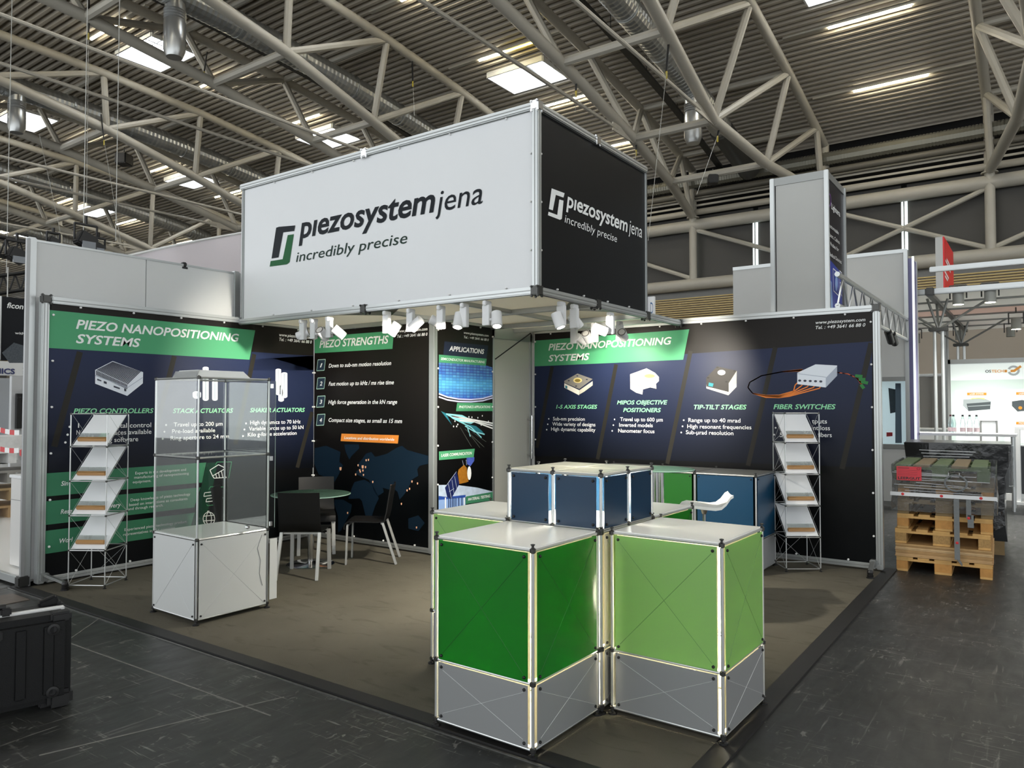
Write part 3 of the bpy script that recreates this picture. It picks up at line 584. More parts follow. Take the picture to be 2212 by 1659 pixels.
prnt(PC, zb([(395, 860), (455, 1090), (300, 1370), (225, 1345), (178, 1160)]), SP, wC, .004); lines(PC, [zb([(178, 1160), (395, 860)]), zb([(240, 1090), (300, 1365)]), zb([(310, 1020), (350, 1280)]), zb([(360, 950), (405, 1190)]), zb([(260, 1240), (350, 1180)])], .006, PG, wC, .005)
prnt(PC, zb([(585, 600), (735, 590), (730, 660), (660, 760), (600, 720)]), mat('sky_blue_print', '#4c60b8', .4, noise=.4, nscale=40), wC, .004)
prnt(PC, zb([(440, 820), (540, 735), (590, 790), (600, 900), (625, 1050), (560, 1070), (450, 1095), (420, 880)]), GO, wC, .0045); prnt(PC, zb(ell(637, 890, 38, 130, 14)), TW, wC, .005); lines(PC, [zb([(510, 650), (530, 740)]), zb([(580, 640), (590, 740)])], .006, PG, wC)
prnt(PC, [(947.8, 975.3), (1025, 969.3), (1022.7, 987.8), (947.8, 994)], GRN, wC, .003); T('LASER COMMUNICATION', 952.4, 987.3, 1019, 981, 6.4); prnt(PC, zb([(578, 1330), (1080, 1243), (1080, 1400), (565, 1475)]), GRND, wC, .005); text(PC, 'MATERIAL TESTING', 1010, 1081.5, 1058, 1074, 6, TW, wC, SH, .018, .007)
# ---- artwork, wall D
D = wD; T = tx(PD, D)
z5 = lambda L: [(1512+x/3.16, 500+y/3.16) for x, y in L]; z4 = lambda L: [(1000+x/3.16, 600+y/3.16) for x, y in L]; z6 = lambda L: [(1190+x/8.848, 760+y/8.848) for x, y in L]
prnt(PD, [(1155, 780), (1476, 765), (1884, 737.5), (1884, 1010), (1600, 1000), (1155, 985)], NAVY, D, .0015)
lines(PD, [[(1193, 792), (1160, 967)], [(1331, 787), (1291, 992)], [(1492, 758), (1441.5, 1002)], [(1675, 750), (1616, 1006)], [(1882, 741), (1819, 1013)]], .05, STR, D, .002)
prnt(PD, [(1155, 736), (1489, 711.4), (1476, 777), (1155, 791.5)], GRN, D, .003)
T('PIEZO NANOPOSITIONING', 1185, 758, 1451, 742.4, 15.5, shear=SH, bold=.022); T('SYSTEMS', 1185, 780.8, 1273.7, 777, 14.5, shear=SH, bold=.022)
T('www.piezosystem.com', 1762, 700, 1869.6, 693.7, 7.2, shear=SH, bold=.012); T('Tel. : +49 3641 66 88 0', 1762, 711, 1869.6, 705.3, 7.4, shear=SH, bold=.012)
for s, a, b, c, d, e in (('1-5 AXIS STAGES', 1201.6, 882.8, 1290.5, 882.6, 8.5), ('MIPOS OBJECTIVE', 1333, 873.6, 1442, 873.4, 9), ('POSITIONERS', 1346.5, 890, 1428, 890, 9), ('TIP-TILT STAGES', 1499, 884, 1613, 884, 10), ('FIBER SWITCHES', 1671, 883.7, 1805.5, 883.5, 10.7)): T(s, a, b, c, d, e, TG, SH, .022)
for s, a, b, c, d, e in (('Sub-nm precision', 1195, 908.5, 1263.6, 908.5, 8), ('Wide variety of designs', 1193.4, 920.2, 1286.4, 920, 8), ('High dynamic capability', 1191, 931.4, 1286.4, 931.2, 8), ('Travel up to 600 µm', 1340, 910, 1432, 910, 8.5), ('Inverted models', 1338, 922.2, 1410.4, 922.2, 8.5), ('Nanometer focus', 1335.8, 934.8, 1414, 934.8, 8.5),
    ('Range up to 40 mrad', 1487.3, 912, 1599.7, 912, 9), ('High resonant frequencies', 1485, 926, 1623.4, 926.2, 9), ('Sub-µrad resolution', 1482, 938.8, 1584.5, 938.8, 9), ('tputs', 1754, 914.6, 1786.7, 914.6, 10), ('nt loss', 1757, 929, 1793, 929, 10), ('5', 1684.5, 944, 1691.4, 944, 10), ('fibers', 1767, 944, 1797, 944, 10)): T(s, a, b, c, d, e, bold=.006)
dots(PD, z4([(587, 963), (580, 1000), (573, 1037), (1036, 967), (1028, 1006), (1020, 1045), (1508, 972), (1500, 1014), (1491, 1056)])+z5([(530, 1295), (517, 1340), (507, 1387)]), .0095, TW, D)
CRM = mat('cream_print', '#e9e4d6', .4); TAU = mat('taupe_print', '#86827a', .4); CRM2 = mat('cream_shade_print', '#cfc8b8', .4)
prnt(PD, z6([(258, 600), (545, 735), (540, 830), (258, 685)]), CRM, D); prnt(PD, z6([(545, 735), (800, 560), (800, 640), (640, 760), (545, 815)]), CRM2, D); prnt(PD, z6([(510, 415), (800, 520), (545, 710), (258, 590), (258, 555)]), TAU, D, .003)
prnt(PD, z6(ell(515, 545, 85, 50)), mat('gold_ring_print', '#dcc98a', .4), D, .004); prnt(PD, z6(ell(515, 548, 55, 30)), mat('dark_gold_print', '#7c6a30', .4), D, .0045); prnt(PD, z6([(278, 640), (318, 655), (318, 710), (278, 690)]), CY2, D, .004)
for q in ((508, 460), (345, 552), (690, 530), (485, 655)): prnt(PD, z6(ell(q[0], q[1], 20, 12, 8)), PDk, D, .004)
prnt(PD, z6([(1515, 430), (1830, 315), (1990, 400), (2065, 480), (2065, 560), (2010, 610), (2018, 705), (1900, 680), (1760, 720), (1750, 815), (1630, 780), (1520, 710)]), CRM, D); prnt(PD, z6([(1750, 630), (2010, 620), (2018, 705), (1900, 680), (1760, 720)]), CRM2, D, .003)
prnt(PD, z6(ell(1890, 462, 102, 38)), mat('bronze_print', '#9d8f6c', .4), D, .004); lines(PD, [z6([(1520, 575), (1650, 635), (1750, 662)]), z6([(1745, 530), (1850, 555), (1990, 540), (2060, 500)]), z6([(1600, 460), (1730, 425)])], .006, TAU, D, .004)
BKB = mat('charcoal_print', '#35322f', .4)
prnt(PD, z4([(1662, 730), (1662, 755), (1812, 802), (1868, 745), (1868, 700)]), CRM, D); prnt(PD, z4([(1735, 605), (1870, 635), (1866, 700), (1815, 780), (1663, 742), (1662, 682)]), BKB, D, .003); prnt(PD, z4([(1870, 635), (1868, 720), (1815, 780), (1815, 720)]), CRM2, D, .004)
prnt(PD, z4(ell(1766, 647, 27, 18)), TW, D, .005); prnt(PD, z4([(1680, 715), (1712, 722), (1706, 745), (1676, 738)]), mat('blue_green_print', '#2b8f9a', .4), D, .005)
for q in ((1738, 612), (1855, 636), (1675, 683), (1800, 710)): prnt(PD, z4(ell(q[0], q[1], 9, 5, 8)), BLKP, D, .005)
ORG2 = mat('orange_cable_print', '#e8843a', .4)
lp = []
for k in range(5):
    ex = 680+38*k; ey = 1018+2*k
    lp.append([(700, 950-k*2), (560, 958), (420, 985), (340, 1030), (328, 1065), (360, 1105), (450, 1120+k*3), (540, 1118+k*4), (640-8*k, 1090+k*9), (ex-30+k*4, 1050+k*5), (ex, ey)])
lines(PD, [z5(q) for q in lp], .011, ORG2, D, .004)
lines(PD, [z5([(935, 962), (1010, 972), (1070, 1000), (1105, 1030+6*i)]) for i in range(4)], .009, mat('rust_cable_print', '#c65a30', .4), D, .004); GC = mat('green_plug_print', '#2f7a3e', .4)
for q in ((1060, 985, 1110, 990), (1085, 1010, 1130, 1010), (1100, 1025, 1148, 1035), (1100, 1045, 1120, 1072)): lines(PD, [z5([q[:2], q[2:]])], .03, GC, D, .005)
prnt(PD, z5([(790, 907), (937, 915), (937, 985), (860, 1065), (665, 1042), (665, 965)]), PW, D, .005); prnt(PD, z5([(860, 1000), (937, 920), (937, 985), (860, 1065)]), PG, D, .006); lines(PD, [z5([(665, 970), (862, 995)])], .006, PG, D, .0065)
for k in range(5): prnt(PD, z5(ell(682+36*k, 1018+1.5*k, 11, 8, 8)), PDk, D, .007)
# ---- cabin door
t = thing('cabin_door', 'plain light grey cabin door with a tall bar handle between two banner walls', 'door', ((XC2+XD)/2, YC_, 0))
MB().box(XC2+.03, XD-.09, YC_+.01, YC_+.04, .05, 2.44).build('door_leaf', mat('warm_grey_door', '#b3b3ab', .5), t)
m = MB(); m.box(XC2, XC2+.03, YC_-.01, YC_+.05, 0.03, PT).box(XD-.09, XD-.05, YC_-.01, YC_+.05, .03, PT).box(XC2, XD, YC_-.01, YC_+.05, 2.44, PT+.06); m.build('door_frame', ALU, t, bevel=.004)
m = MB(); hx = XD-.13; m.tube((hx, YC_-.06, .95), (hx, YC_-.06, 1.5), .014, 10); m.tube((hx, YC_-.06, 1.0), (hx, YC_+.02, 1.0), .01, 8).tube((hx, YC_-.06, 1.45), (hx, YC_+.02, 1.45), .01, 8); m.build('handle', CHR, t, smooth=True)
MB().tube((XC2+.01, YC_-.03, 2.18), (XC2+.3, YC_-.35, 2.5), .008, 6).build('stay_rod', BLK, t)
# ---- hanging fascia box
XS, YS, XR, ZB, ZT = 2.1687, 1.4262, 4.2289, 2.563, 4.0879
t = thing('fascia_box', 'large hanging fascia box, white lettered face at left and black lettered face at right', 'fascia sign', (3.2, 3.4, ZB))
FW_ = mat('white_fascia_fabric', '#dfe1e2', .6, noise=.03, nscale=1.3); FB = mat('black_fascia_print', '#04070c', .4)
MB().box(XS, XS+.012, YS+.03, YA-.02, ZB+.03, ZT-.03).build('white_face', FW_, t); MB().box(XS+.03, XR, YS, YS+.012, ZB+.03, ZT-.03).build('black_face', FB, t)
MB().box(XR-.012, XR, YS+.03, YA, ZB+.03, ZT-.03).build('rear_face', FW_, t); MB().box(XS, XR, YA-.012, YA, ZB+.03, ZT-.03).build('side_face', FW_, t)
def prof(a, b, nm='rail', w=.062, m_=ALU):
    a = Vector(a); b = Vector(b); MB().bar(a, b, w, w).build(nm, m_, t, bevel=.008)
    d = (b-a).normalized()
    for s in (-1, 1):
        off = Vector((0, 0, 0))
        for ax in ((1, 0, 0), (0, 1, 0), (0, 0, 1)):
            ax = Vector(ax)
            if abs(ax.dot(d)) < .5: MB().bar(a+ax*s*(w/2), b+ax*s*(w/2), .007, .007).build('rail_groove', ALUD, t)
for z in (ZB, ZT):
    prof((XS, YS, z), (XS, YA, z)); prof((XS, YS, z), (XR if z > 3 else XD, YS, z))
prof((XS, YS, ZB), (XS, YS, ZT), 'corner_post'); prof((XR, YS, ZB), (XR, YS, ZT), 'corner_post', .03); prof((XS, YA-.04, ZB), (XS, YA-.04, ZT), 'corner_post', .03)
for c in ((XS, YS, ZB), (XS, YS, ZT), (XR, YS, ZB), (XS, 3.42, ZB), (3.16, YS, ZB), (XD-.02, YS, ZB), (XS, 3.42, ZT), (3.16, YS, ZT)):
    m = MB(); m.cbox(c, .078, .078, .078)
    for a in (-1, 1):
        for b in (-1, 1): m.cbox(Vector(c)+Vector((a*.03, b*.03, -.04)), .022, .022, .03); m.cbox(Vector(c)+Vector((a*.04, b*.028, .03)), .02, .022, .02)
    m.build('node_connector', CHR if c[2] > 3 else CONN, t, bevel=.006)
for y in [YS+.3+.62*i for i in range(7)]:
    for z in (ZB+.045, ZT-.045): knobs(t, [(XS-.001, y, z)], (-1, 0, 0), .009).build('fixing_knob', KNB, t)
for x in [XS+.3+.45*i for i in range(5)]:
    if x < XR:
        for z in (ZB+.045, ZT-.02): knobs(t, [(x, YS-.001, z)], (0, -1, 0), .009).build('fixing_knob', KNB, t)
for z in (2.9, 3.3, 3.7):
    knobs(t, [(XS+.05, YS-.001, z)], (0, -1, 0), .009).build('fixing_knob', KNB, t); knobs(t, [(XS-.001, YS+.05, z)], (-1, 0, 0), .009).build('fixing_knob', KNB, t)
PF = Plane('x', XS-.001); PR = Plane('y', YS-.001)
NK = mat('ink_navy_print', '#071119', .5); NG = mat('logo_green_print', '#185a30', .5)
T = tx(PF, t, NK)
T('pıezosystem', 646, 509, 940, 463, 53, shear=.18, bold=.02); T('jena', 941, 461, 1043, 437, 51, shear=.18); T('incredibly precise', 640, 565.5, 880, 525.5, 24, mat('logo_dark_green_print', '#132e25', .5), .18)
prnt(PF, [(597, 492), (603, 490), (638, 487), (636, 499), (612, 502), (602, 556), (587, 558.5)], NK, t, .003); prnt(PF, [(622, 508), (635, 506), (626, 566), (620, 571), (583, 576), (585, 564), (611, 560)], NG, t, .003)
T = tx(PR, t, TW)
T('pıezosystem', 1222, 445, 1355, 502, 33, shear=.18, bold=.02); T('jena', 1357, 501, 1386, 515, 30, shear=.18); T('incredibly precise', 1219, 478.5, 1332, 525.5, 17.5, shear=.18)
prnt(PR, [(1191, 407), (1219, 417.5), (1216.5, 427), (1200, 421), (1193.5, 454.5), (1185, 451.5)], TW, t, .003); prnt(PR, [(1207.6, 431), (1216.6, 433.5), (1213, 473), (1209, 475), (1183, 465), (1184.3, 457.5), (1203, 464.5)], TW, t, .003)
FAB = mat('cream_ceiling_fabric', '#f6f2e4', .8, noise=.02, nscale=12, trans=.88)
for a, b in ((XS+.03, 3.16), (3.2, XR), (XR+.02, XD-.01)):
    y1 = YA-.02 if b < XB+.1 else YC_-.01
    MB().box(a, b, YS+.03, y1 if a < 3 else (YA-.02 if a < 3 else y1), ZB+.02, ZB+.026).build('ceiling_fabric', FAB, t)
for x in (3.18, XR, 4.7): MB().box(x-.025, x+.025, YS, YC_ if x > 3.2 else YA, ZB-.03, ZB+.02).build('cross_rail', ALU, t, bevel=.006)
for y in (2.4, 3.42): MB().box(XS, XD if y < 3 else XB, y-.02, y+.02, ZB-.02, ZB+.02).build('cross_rail', ALU, t, bevel=.005)
GP = mat('grey_gusset', '#77766f', .45, .3)
MB().extrude([(XS+.03, 3.85, ZB-.028), (XS+.03, 3.0, ZB-.028), (XS+.36, 3.42, ZB-.028)], (0, 0, .01)).build('corner_gusset', GP, t); MB().extrude([(2.75, YS+.03, ZB-.028), (3.6, YS+.03, ZB-.028), (3.16, YS+.36, ZB-.028)], (0, 0, .01)).build('corner_gusset', GP, t)
# ---- spotlights
LENS = mat('lit_lens', '#fff6dd', .3, emit=45); OFFL = mat('unlit_lens', '#c9c7c2', .25); HEAD = mat('white_lamp_body', '#d7d8d8', .4); DR = mat('dark_ring', '#4d4a46', .4)
def spot(c, ang_from, dirv, label, lit, energy=1, lens=True, boxoff=(0, 0), spotdeg=75, aim=None):
    """c head centre, ang_from = point on the rail"""
    c = Vector(c); a = Vector(ang_from); d = Vector(dirv).normalized()
    t = thing('spotlight', label, 'spotlight', tuple(a), group=None)
    MB().box(a.x-.045, a.x+.045, a.y-.02, a.y+.02, a.z-.05, a.z-.01).build('track_adapter', HEAD, t, bevel=.006)
    bx = a+Vector((boxoff[0], boxoff[1], 0)); MB().box(bx.x-.022, bx.x+.022, bx.y-.038, bx.y+.038, a.z-.22, a.z-.045).build('driver_box', HEAD, t, bevel=.004)
    m = MB(); h = c; R = d.to_track_quat('Z', 'Y').to_matrix()
    m.lathe([(.04, -.07), (.045, -.065), (.047, .06), (.047, .065)], h, 20, R); m.build('lamp_head', HEAD, t, smooth=True)
    MB().lathe([(.043, .0655), (.043, .068)], h, 20, R).build('bezel', DR if not lit else HEAD, t); MB().lathe([(.034, .0685), (.001, .0705)], h, 16, R).build('lens', LENS if lit else OFFL, t, smooth=True)
    MB().tube(Vector((bx.x, bx.y, a.z-.17)), h, .012, 6).build('swivel', HEAD, t)
    if lit: lamp('lamp_light', 'SPOT', h+d*.08, t, SPOT_W*energy, (1, .93, .80), Vector(aim) if aim else h+d*2, .03, spotdeg, .8)
    return t
zr = ZB-.03
def hp(u, v, X): return onX(u, v, X)
LX = XS+.03
spot(hp(655, 722, LX+.02), (LX, 4.38, zr), (.5, -.75, .35), 'unlit white spotlight leftmost under the white fascia, head turned right', False)
spot(hp(697, 722, LX-.02), (LX, 4.21, zr), (-.75, -.15, .55), 'unlit white spotlight second from the left, lens facing the viewer', False)
spot(hp(732, 718, LX-.02), (LX, 3.97, zr), (-.6, .45, .6), 'unlit white spotlight third from the left, tilted up to the left', False)
spot(hp(852, 710, LX+.06), (LX, 3.16, zr), (.25, -.45, .8), 'unlit white spotlight fourth from the left, head behind its box pointing up', False)
spot(hp(899, 700, LX-.02), (LX, 2.85, zr), (-.12, .8, -.62), 'lit white spotlight aiming down left, fifth from the left', True, 3.2, spotdeg=62, aim=(2.6, 5.42, 1.95))
spot(hp(944, 696, LX+.09), (LX, 2.48, zr), (.55, -.5, -.35), 'unlit white spotlight in front of the post between world map and satellite panels', False)
spot(hp(991, 692, LX-.01), (LX, 2.21, zr), (-.33, -.1, -.9), 'lit white spotlight pointing straight down above the narrow satellite panel', True, 2.2, spotdeg=85, aim=(3.2, 4.5, 1.5))
spot(hp(1073, 690, LX-.01), (LX, 1.96, zr), (-.3, -.25, -.9), 'lit white spotlight pointing down left of the fascia corner, above the door', True, 1.7, spotdeg=115, aim=(2.4, 2.6, 0))
RY = YS+.03
spot(onY(1206, 692, RY-.02), (2.6, RY, zr), (.05, -.35, -.9), 'lit white spotlight nearest right of the fascia corner, pointing down', True, 1.5, spotdeg=115, aim=(3.2, 1.2, 0))
spot(onY(1243, 694, RY+.02), (2.82, RY, zr), (.55, -.3, -.75), 'lit white spotlight second right of the fascia corner, pointing down right', True, 3.0, spotdeg=62, aim=(5.14, 1.7, 1.85))
q = onZ(1322, 681, zr); spot(onY(1296, 712, RY+.05), (3.5, RY, zr), (-.55, .5, .25), 'unlit white spotlight hanging from the rail below the black fascia, lens turned left', False)
XL = XR
q1 = onX(1240, 703, XL); q2 = onX(1281, 700, XL); q3 = onX(1342, 694, XL)
spot(onX(1256, 733, XL+.05), (XL, q1.y, zr), (.85, -.25, -.35), 'glaring lit spotlight aimed at the green heading of the right banner wall', True, .22, spotdeg=130)
spot(onX(1269, 728, XL-.04), (XL, q2.y-.02, zr), (-.8, -.1, .5), 'unlit spotlight with round lens facing the viewer, before the green heading of the right wall', False)
spot(onX(1346, 724, XL-.04), (XL, q3.y+.02, zr), (-.85, -.2, .4), 'unlit spotlight with round lens facing the viewer, rightmost of the row', False)
# ================================================================== COUNTERS
YAW = math.radians(-.986)
def rot(x, y): return (x*math.cos(YAW)-y*math.sin(YAW), x*math.sin(YAW)+y*math.cos(YAW))
def panelmat(nm, col, tr=.25, rough=.3): return mat(nm, col, rough, trans=tr)
P_DG = panelmat('dark_green_acrylic', '#23882a', .5); P_LG = panelmat('light_green_acrylic', '#9ac47c', .42); P_BL = panelmat('petrol_blue_acrylic', '#0a2f49', .1); P_WH = panelmat('frosted_white_acrylic', '#8b8d8d', .12, .4)
TOPW = mat('white_translucent_top', '#f3f3f1', .22, trans=.15); LIN = mat('white_inner_liner', '#ece8d8', .8, trans=.35); WIR = mat('bracing_wire', '#6f746a', .4, .3); WIRL = mat('pale_bracing_wire', '#c5c8c8', .4, .3)
POST = mat('bright_aluminium_tube', '#c9cbca', .3, .7)
def disc(m, c, n, r, h=.006):
    m.lathe([(r, 0), (r, h), (r*.5, h*1.6), (.001, h*1.7)], Vector(c), 10, Vector(n).to_track_quat('Z', 'Y').to_matrix())
KN = {}
def connobj(par, p, k):
    if k not in KN:
        m = MB().lathe({'c': [(.004, -.016), (.015, -.008), (.015, .008), (.004, .016)], 'k': [(.006, 0), (.006, .022), (.011, .026), (.011, .03), (.003, .032)], 's': [(.003, -.01), (.010, -.004), (.010, .004), (.003, .01)]}[k], (0, 0, 0), 8)
        me = bpy.data.meshes.new('node_connector'); me.from_pydata(m.v, [], m.f); me.materials.append(CONN); KN[k] = me
    q = bpy.data.objects.new('top_knob' if k == 'k' else 'node_connector', KN[k]); COL.objects.link(q); q.parent = par; q.location = p
def knobobj(par, p, nn):
    if nn not in KN:
        m = MB(); disc(m, (0, 0, 0), nn, .0075); me = bpy.data.meshes.new('fixing_knob'); me.from_pydata(m.v, [], m.f); me.materials.append(BLK); KN[nn] = me
    q = bpy.data.objects.new('fixing_knob', KN[nn]); COL.objects.link(q); q.parent = par; q.location = p
def cube_unit(name, label, cx0, cy0, w, levels, cols, faces='fblr', split=1, top=TOPW, lit=None, group=None, base=True, yaw=YAW, wires=True, dp=None):
    """front-right-lower corner at (cx0,cy0); local x away, y to the left. faces: f=-x  b=+x  r=-y  l=+y"""
    r = thing(name, label, 'display counter', (cx0, cy0, 0), yaw, group, local=True); dp = dp or w; D_ = w if dp is None else dp
    g = .024; inset = .034
    z0 = levels[0]; zt = levels[-1]
    nsp = split
    xs_ = [D_*i/nsp for i in range(nsp+1)]; ys_ = [w*i/nsp for i in range(nsp+1)]
    posts = [(x, y) for x in (0, D_) for y in ys_]+[(x, y) for x in xs_[1:-1] for y in (0, w)]
    for (x, y) in posts:
        MB().tube((x, y, z0), (x, y, zt), .0085, 8).build('post', POST, r, smooth=True)
        for z in levels: connobj(r, (x, y, z), 'c')
        connobj(r, (x, y, zt), 'k')
        if base: MB().lathe([(.024, 0), (.024, .008), (.01, .014), (.007, z0)], (x, y, .0125), 10).build('foot', BLK, r)
    for z in levels:
        for a, b in (((0, 0), (0, w)), ((D_, 0), (D_, w)), ((0, 0), (D_, 0)), ((0, w), (D_, w))): MB().tube((*a, z), (*b, z), .0075, 6).build('rail', POST, r, smooth=True)
    for i in range(nsp):
        for j in range(nsp):
            MB().box(xs_[i]+.004, xs_[i+1]-.004, ys_[j]+.004, ys_[j+1]-.004, zt+.006, zt+.012).build('top_panel', top, r)
    if base: MB().box(.01, D_-.01, .01, w-.01, z0-.006, z0-.002).build('light_stop_plate', WHT, r)  # unseen plate added to keep lamp light from leaking onto the carpet
    km = []
    def face(f, ua, ub, za, zb, mt, wm, lab):
        q = g
        def P(u, z, d):
            return {'f': (-d, u, z), 'b': (D_+d, u, z), 'r': (u, -d, z), 'l': (u, w+d, z)}[f]
        def bx(u0, u1, z_0, z_1, d0, d1):
            a = P(u0, z_0, d0); b = P(u1, z_1, d1); return MB().box(min(a[0], b[0]), max(a[0], b[0]), min(a[1], b[1]), max(a[1], b[1]), z_0, z_1)
        bx(ua+q, ub-q, za+.006, zb-.010, .006, .009).build('side_panel', mt, r, **({'label': lab} if lab else {}))
        nn = {'f': (-1, 0, 0), 'b': (1, 0, 0), 'r': (0, -1, 0), 'l': (0, 1, 0)}[f]
        for uu in (ua+q+.018, ub-q-.018):
            for zz in (za+.026, zb-.03): km.append((P(uu, zz, .009), nn))
        if wires:
            m = MB(); m.tube(P(ua+.05, za+.04, .0092), P(ub-.05, zb-.045, .0092), .0011, 4).tube(P(ua+.05, zb-.045, .0092), P(ub-.05, za+.04, .0092), .0011, 4); m.build('bracing_wire', wm, r)  # shade of the inner wires through the panel, drawn as tinted wires outside
    for k in range(len(levels)-1):
        mt, wm, lab = cols[k]
        for f in faces:
            L = w if f in 'fb' else D_
            for s in range(nsp): face(f, L*s/nsp, L*(s+1)/nsp, levels[k], levels[k+1], mt, wm, lab)
    for p_, nn in km: knobobj(r, p_, nn)
    if lit is not None:
        m = MB(); li = .016
        for f in faces:
            for k in range(len(levels)-1):
                za, zb = levels[k]+.012, levels[k+1]-.012
                if f == 'f': m.box(li, li+.002, .028, w-.028, za, zb)
                if f == 'b': m.box(D_-li-.002, D_-li, .028, w-.028, za, zb)
                if f == 'r': m.box(.028, D_-.028, li, li+.002, za, zb)
                if f == 'l': m.box(.028, D_-.028, w-li-.002, w-li, za, zb)
        m.build('inner_liner', LIN, r)
        MB().tube((D_*.5, w*.5, levels[0]+.12), (D_*.5, w*.5, levels[0]+.42), .012, 8).build('lamp_tube', mat('warm_inner_tube', '#fff1c4', .4, emit=3), r)
        lamp('inner_light', 'POINT', (D_*.5, w*.5, .52), r, CUBE_W*lit, (1, .93, .72), size=.12)
    return r
LV = (.045, .3438, .9524)
WHc = (P_WH, WIRL, None)
wv = .605
def at(x, y, ox=0, oy=0): q = rot(x, y); return q[0]+ox, q[1]+oy
c1 = cube_unit('display_counter', 'dark green lit cube counter in the left foreground, grey-white band at its foot', *at(-.016, .007), wv-.012, LV, (WHc, (P_DG, mat('green_wire_shade', '#155a1c', .5), 'dark green panel')), lit=1.0)
c2 = cube_unit('display_counter', 'light green glowing cube counter in the right foreground', *at(wv+.0102+.02, -wv-.0384), wv-.01, LV, (WHc, (P_LG, mat('olive_wire_shade', '#5b8048', .5), 'light green panel')), lit=1.25)
c3 = cube_unit('display_counter', 'light green cube counter behind the dark green one, left of the blue block', *at(wv+.034, wv+.0305), wv-.012, LV, (WHc, (P_LG, mat('olive_wire_shade', '#5b8048', .5), 'light green panel')), lit=1.0)
c4 = cube_unit('display_counter', 'dark green cube counter mostly hidden right behind the blue block', *at(2*wv+.0367, .0121), wv-.012, LV, (WHc, (P_DG, mat('green_wire_shade', '#155a1c', .5), 'dark green panel')), lit=1.0)
c5 = cube_unit('display_counter', 'raised central petrol-blue block with white top between the green cubes', *at(wv, 0), wv, LV, (WHc, (LIN, WIRL, None)), lit=1.4, faces='fblr')
c6 = cube_unit('counter_riser', 'petrol-blue riser box with four white top plates on the central counter block', *at(wv, 0), wv, (.9645, 1.252), ((P_BL, mat('blue_wire', '#0f3b58', .5), 'petrol blue panel'),), split=2, base=False, wires=False, lit=None, top=mat('cream_translucent_top', '#e9e7dc', .25, trans=.3))
c5['label'] = 'central counter column hidden between the four green cubes, below the blue block'
lamp('inner_light', 'POINT', (wv/2, wv/2, 1.1), c6, CUBE_W*.5, (1, .95, .8), size=.08)
# back counter along the right banner wall
TOPG = mat('grey_counter_top', '#6c6c68', .3); P_BB = panelmat('bright_petrol_acrylic', '#0f4160', .1); P_BG = panelmat('mid_green_acrylic', '#1d661a', .1)
cube_unit('back_counter', 'petrol-blue cube counter standing against the right banner wall, grey top', 4.228, .302, .6, LV, (WHc, (P_BB, mat('blue_wire2', '#134a6d', .5), 'petrol blue panel')), top=TOPG, yaw=0, wires=False)
cube_unit('back_counter', 'green cube counter left of the petrol-blue one against the right banner wall', 4.228, .91, .6, LV, (WHc, (P_BG, mat('green_wire_shade2', '#2a7b2a', .5), 'green panel')), top=TOPG, yaw=0, wires=False)
cube_unit('back_counter', 'third cube counter of the back row, hidden behind the blue riser', 4.228, 1.518, .6, LV, (WHc, (P_BB, mat('blue_wire2', '#134a6d', .5), 'petrol blue panel')), top=TOPG, yaw=0, wires=False)
# ================================================================== GLASS SHOWCASE
GLS = glassmat('clear_acrylic', (.94, .95, .94), .055); GLE = mat('acrylic_edge', '#b7c7c0', .3, trans=.3)
r = thing('glass_showcase', 'tall clear acrylic showcase on a white base cabinet', 'showcase', (.265, 3.163, 0), math.radians(-1.2), local=True)
w = .605; lv = (.05, .634, 1.235, 1.832)
for x in (0, w):
    for y in (0, w):
        MB().tube((x, y, lv[0]), (x, y, lv[-1]), .0085, 8).build('post', POST, r, smooth=True)
        for z in lv: connobj(r, (x, y, z), 'c')
        MB().lathe([(.024, 0), (.024, .008), (.01, .014), (.007, .04)], (x, y, .0125), 10).build('foot', BLK, r)
for z in lv:
    for a, b in (((0, 0), (0, w)), ((w, 0), (w, w)), ((0, 0), (w, 0)), ((0, w), (w, w))): MB().tube((*a, z), (*b, z), .0078, 6).build('rail', POST, r, smooth=True)
SHW = mat('white_base_panel', '#cfd1cf', .4, trans=.15)
km = []
for f in 'frlb':
    def P(u, d, f=f): return {'f': (-d, u), 'b': (w+d, u), 'r': (u, -d), 'l': (u, w+d)}[f]
    def bx(u0, u1, z0, z1, d0, d1):
        a, b = P(u0, d0), P(u1, d1); return MB().box(min(a[0], b[0]), max(a[0], b[0]), min(a[1], b[1]), max(a[1], b[1]), z0, z1)
    bx(.014, w-.014, .055, .626, .006, .009).build('base_panel', SHW, r)
    nn = {'f': (-1, 0, 0), 'b': (1, 0, 0), 'r': (0, -1, 0), 'l': (0, 1, 0)}[f]
    for uu in (.03, w-.03):
        for zz in (.075, .6): p = P(uu, .009); km.append(((p[0], p[1], zz), nn))
    if f in 'fr':
        m = MB(); a = P(.04, .0095); b = P(w-.04, .0095); m.tube((*a, .07), (*b, .6), .001, 4).tube((*b, .07), (*a, .6), .001, 4); m.build('bracing_wire', WIRL, r)  # faint lines of the wires behind the panel, laid on its outside
    if f != 'r':
        for z0, z1 in ((.645, 1.225), (1.245, 1.822)): bx(.012, w-.012, z0, z1, .008, .012).build('acrylic_pane', GLS, r)
for p_, nn in km: knobobj(r, p_, nn)
MB().box(.006, w-.006, .006, w-.006, .638, .644).build('base_top', WHTG, r); MB().box(.012, w-.012, .012, w-.012, 1.237, 1.242).build('glass_shelf', GLS, r); MB().box(.012, w-.012, .012, w-.012, 1.834, 1.838).build('glass_roof', GLS, r)
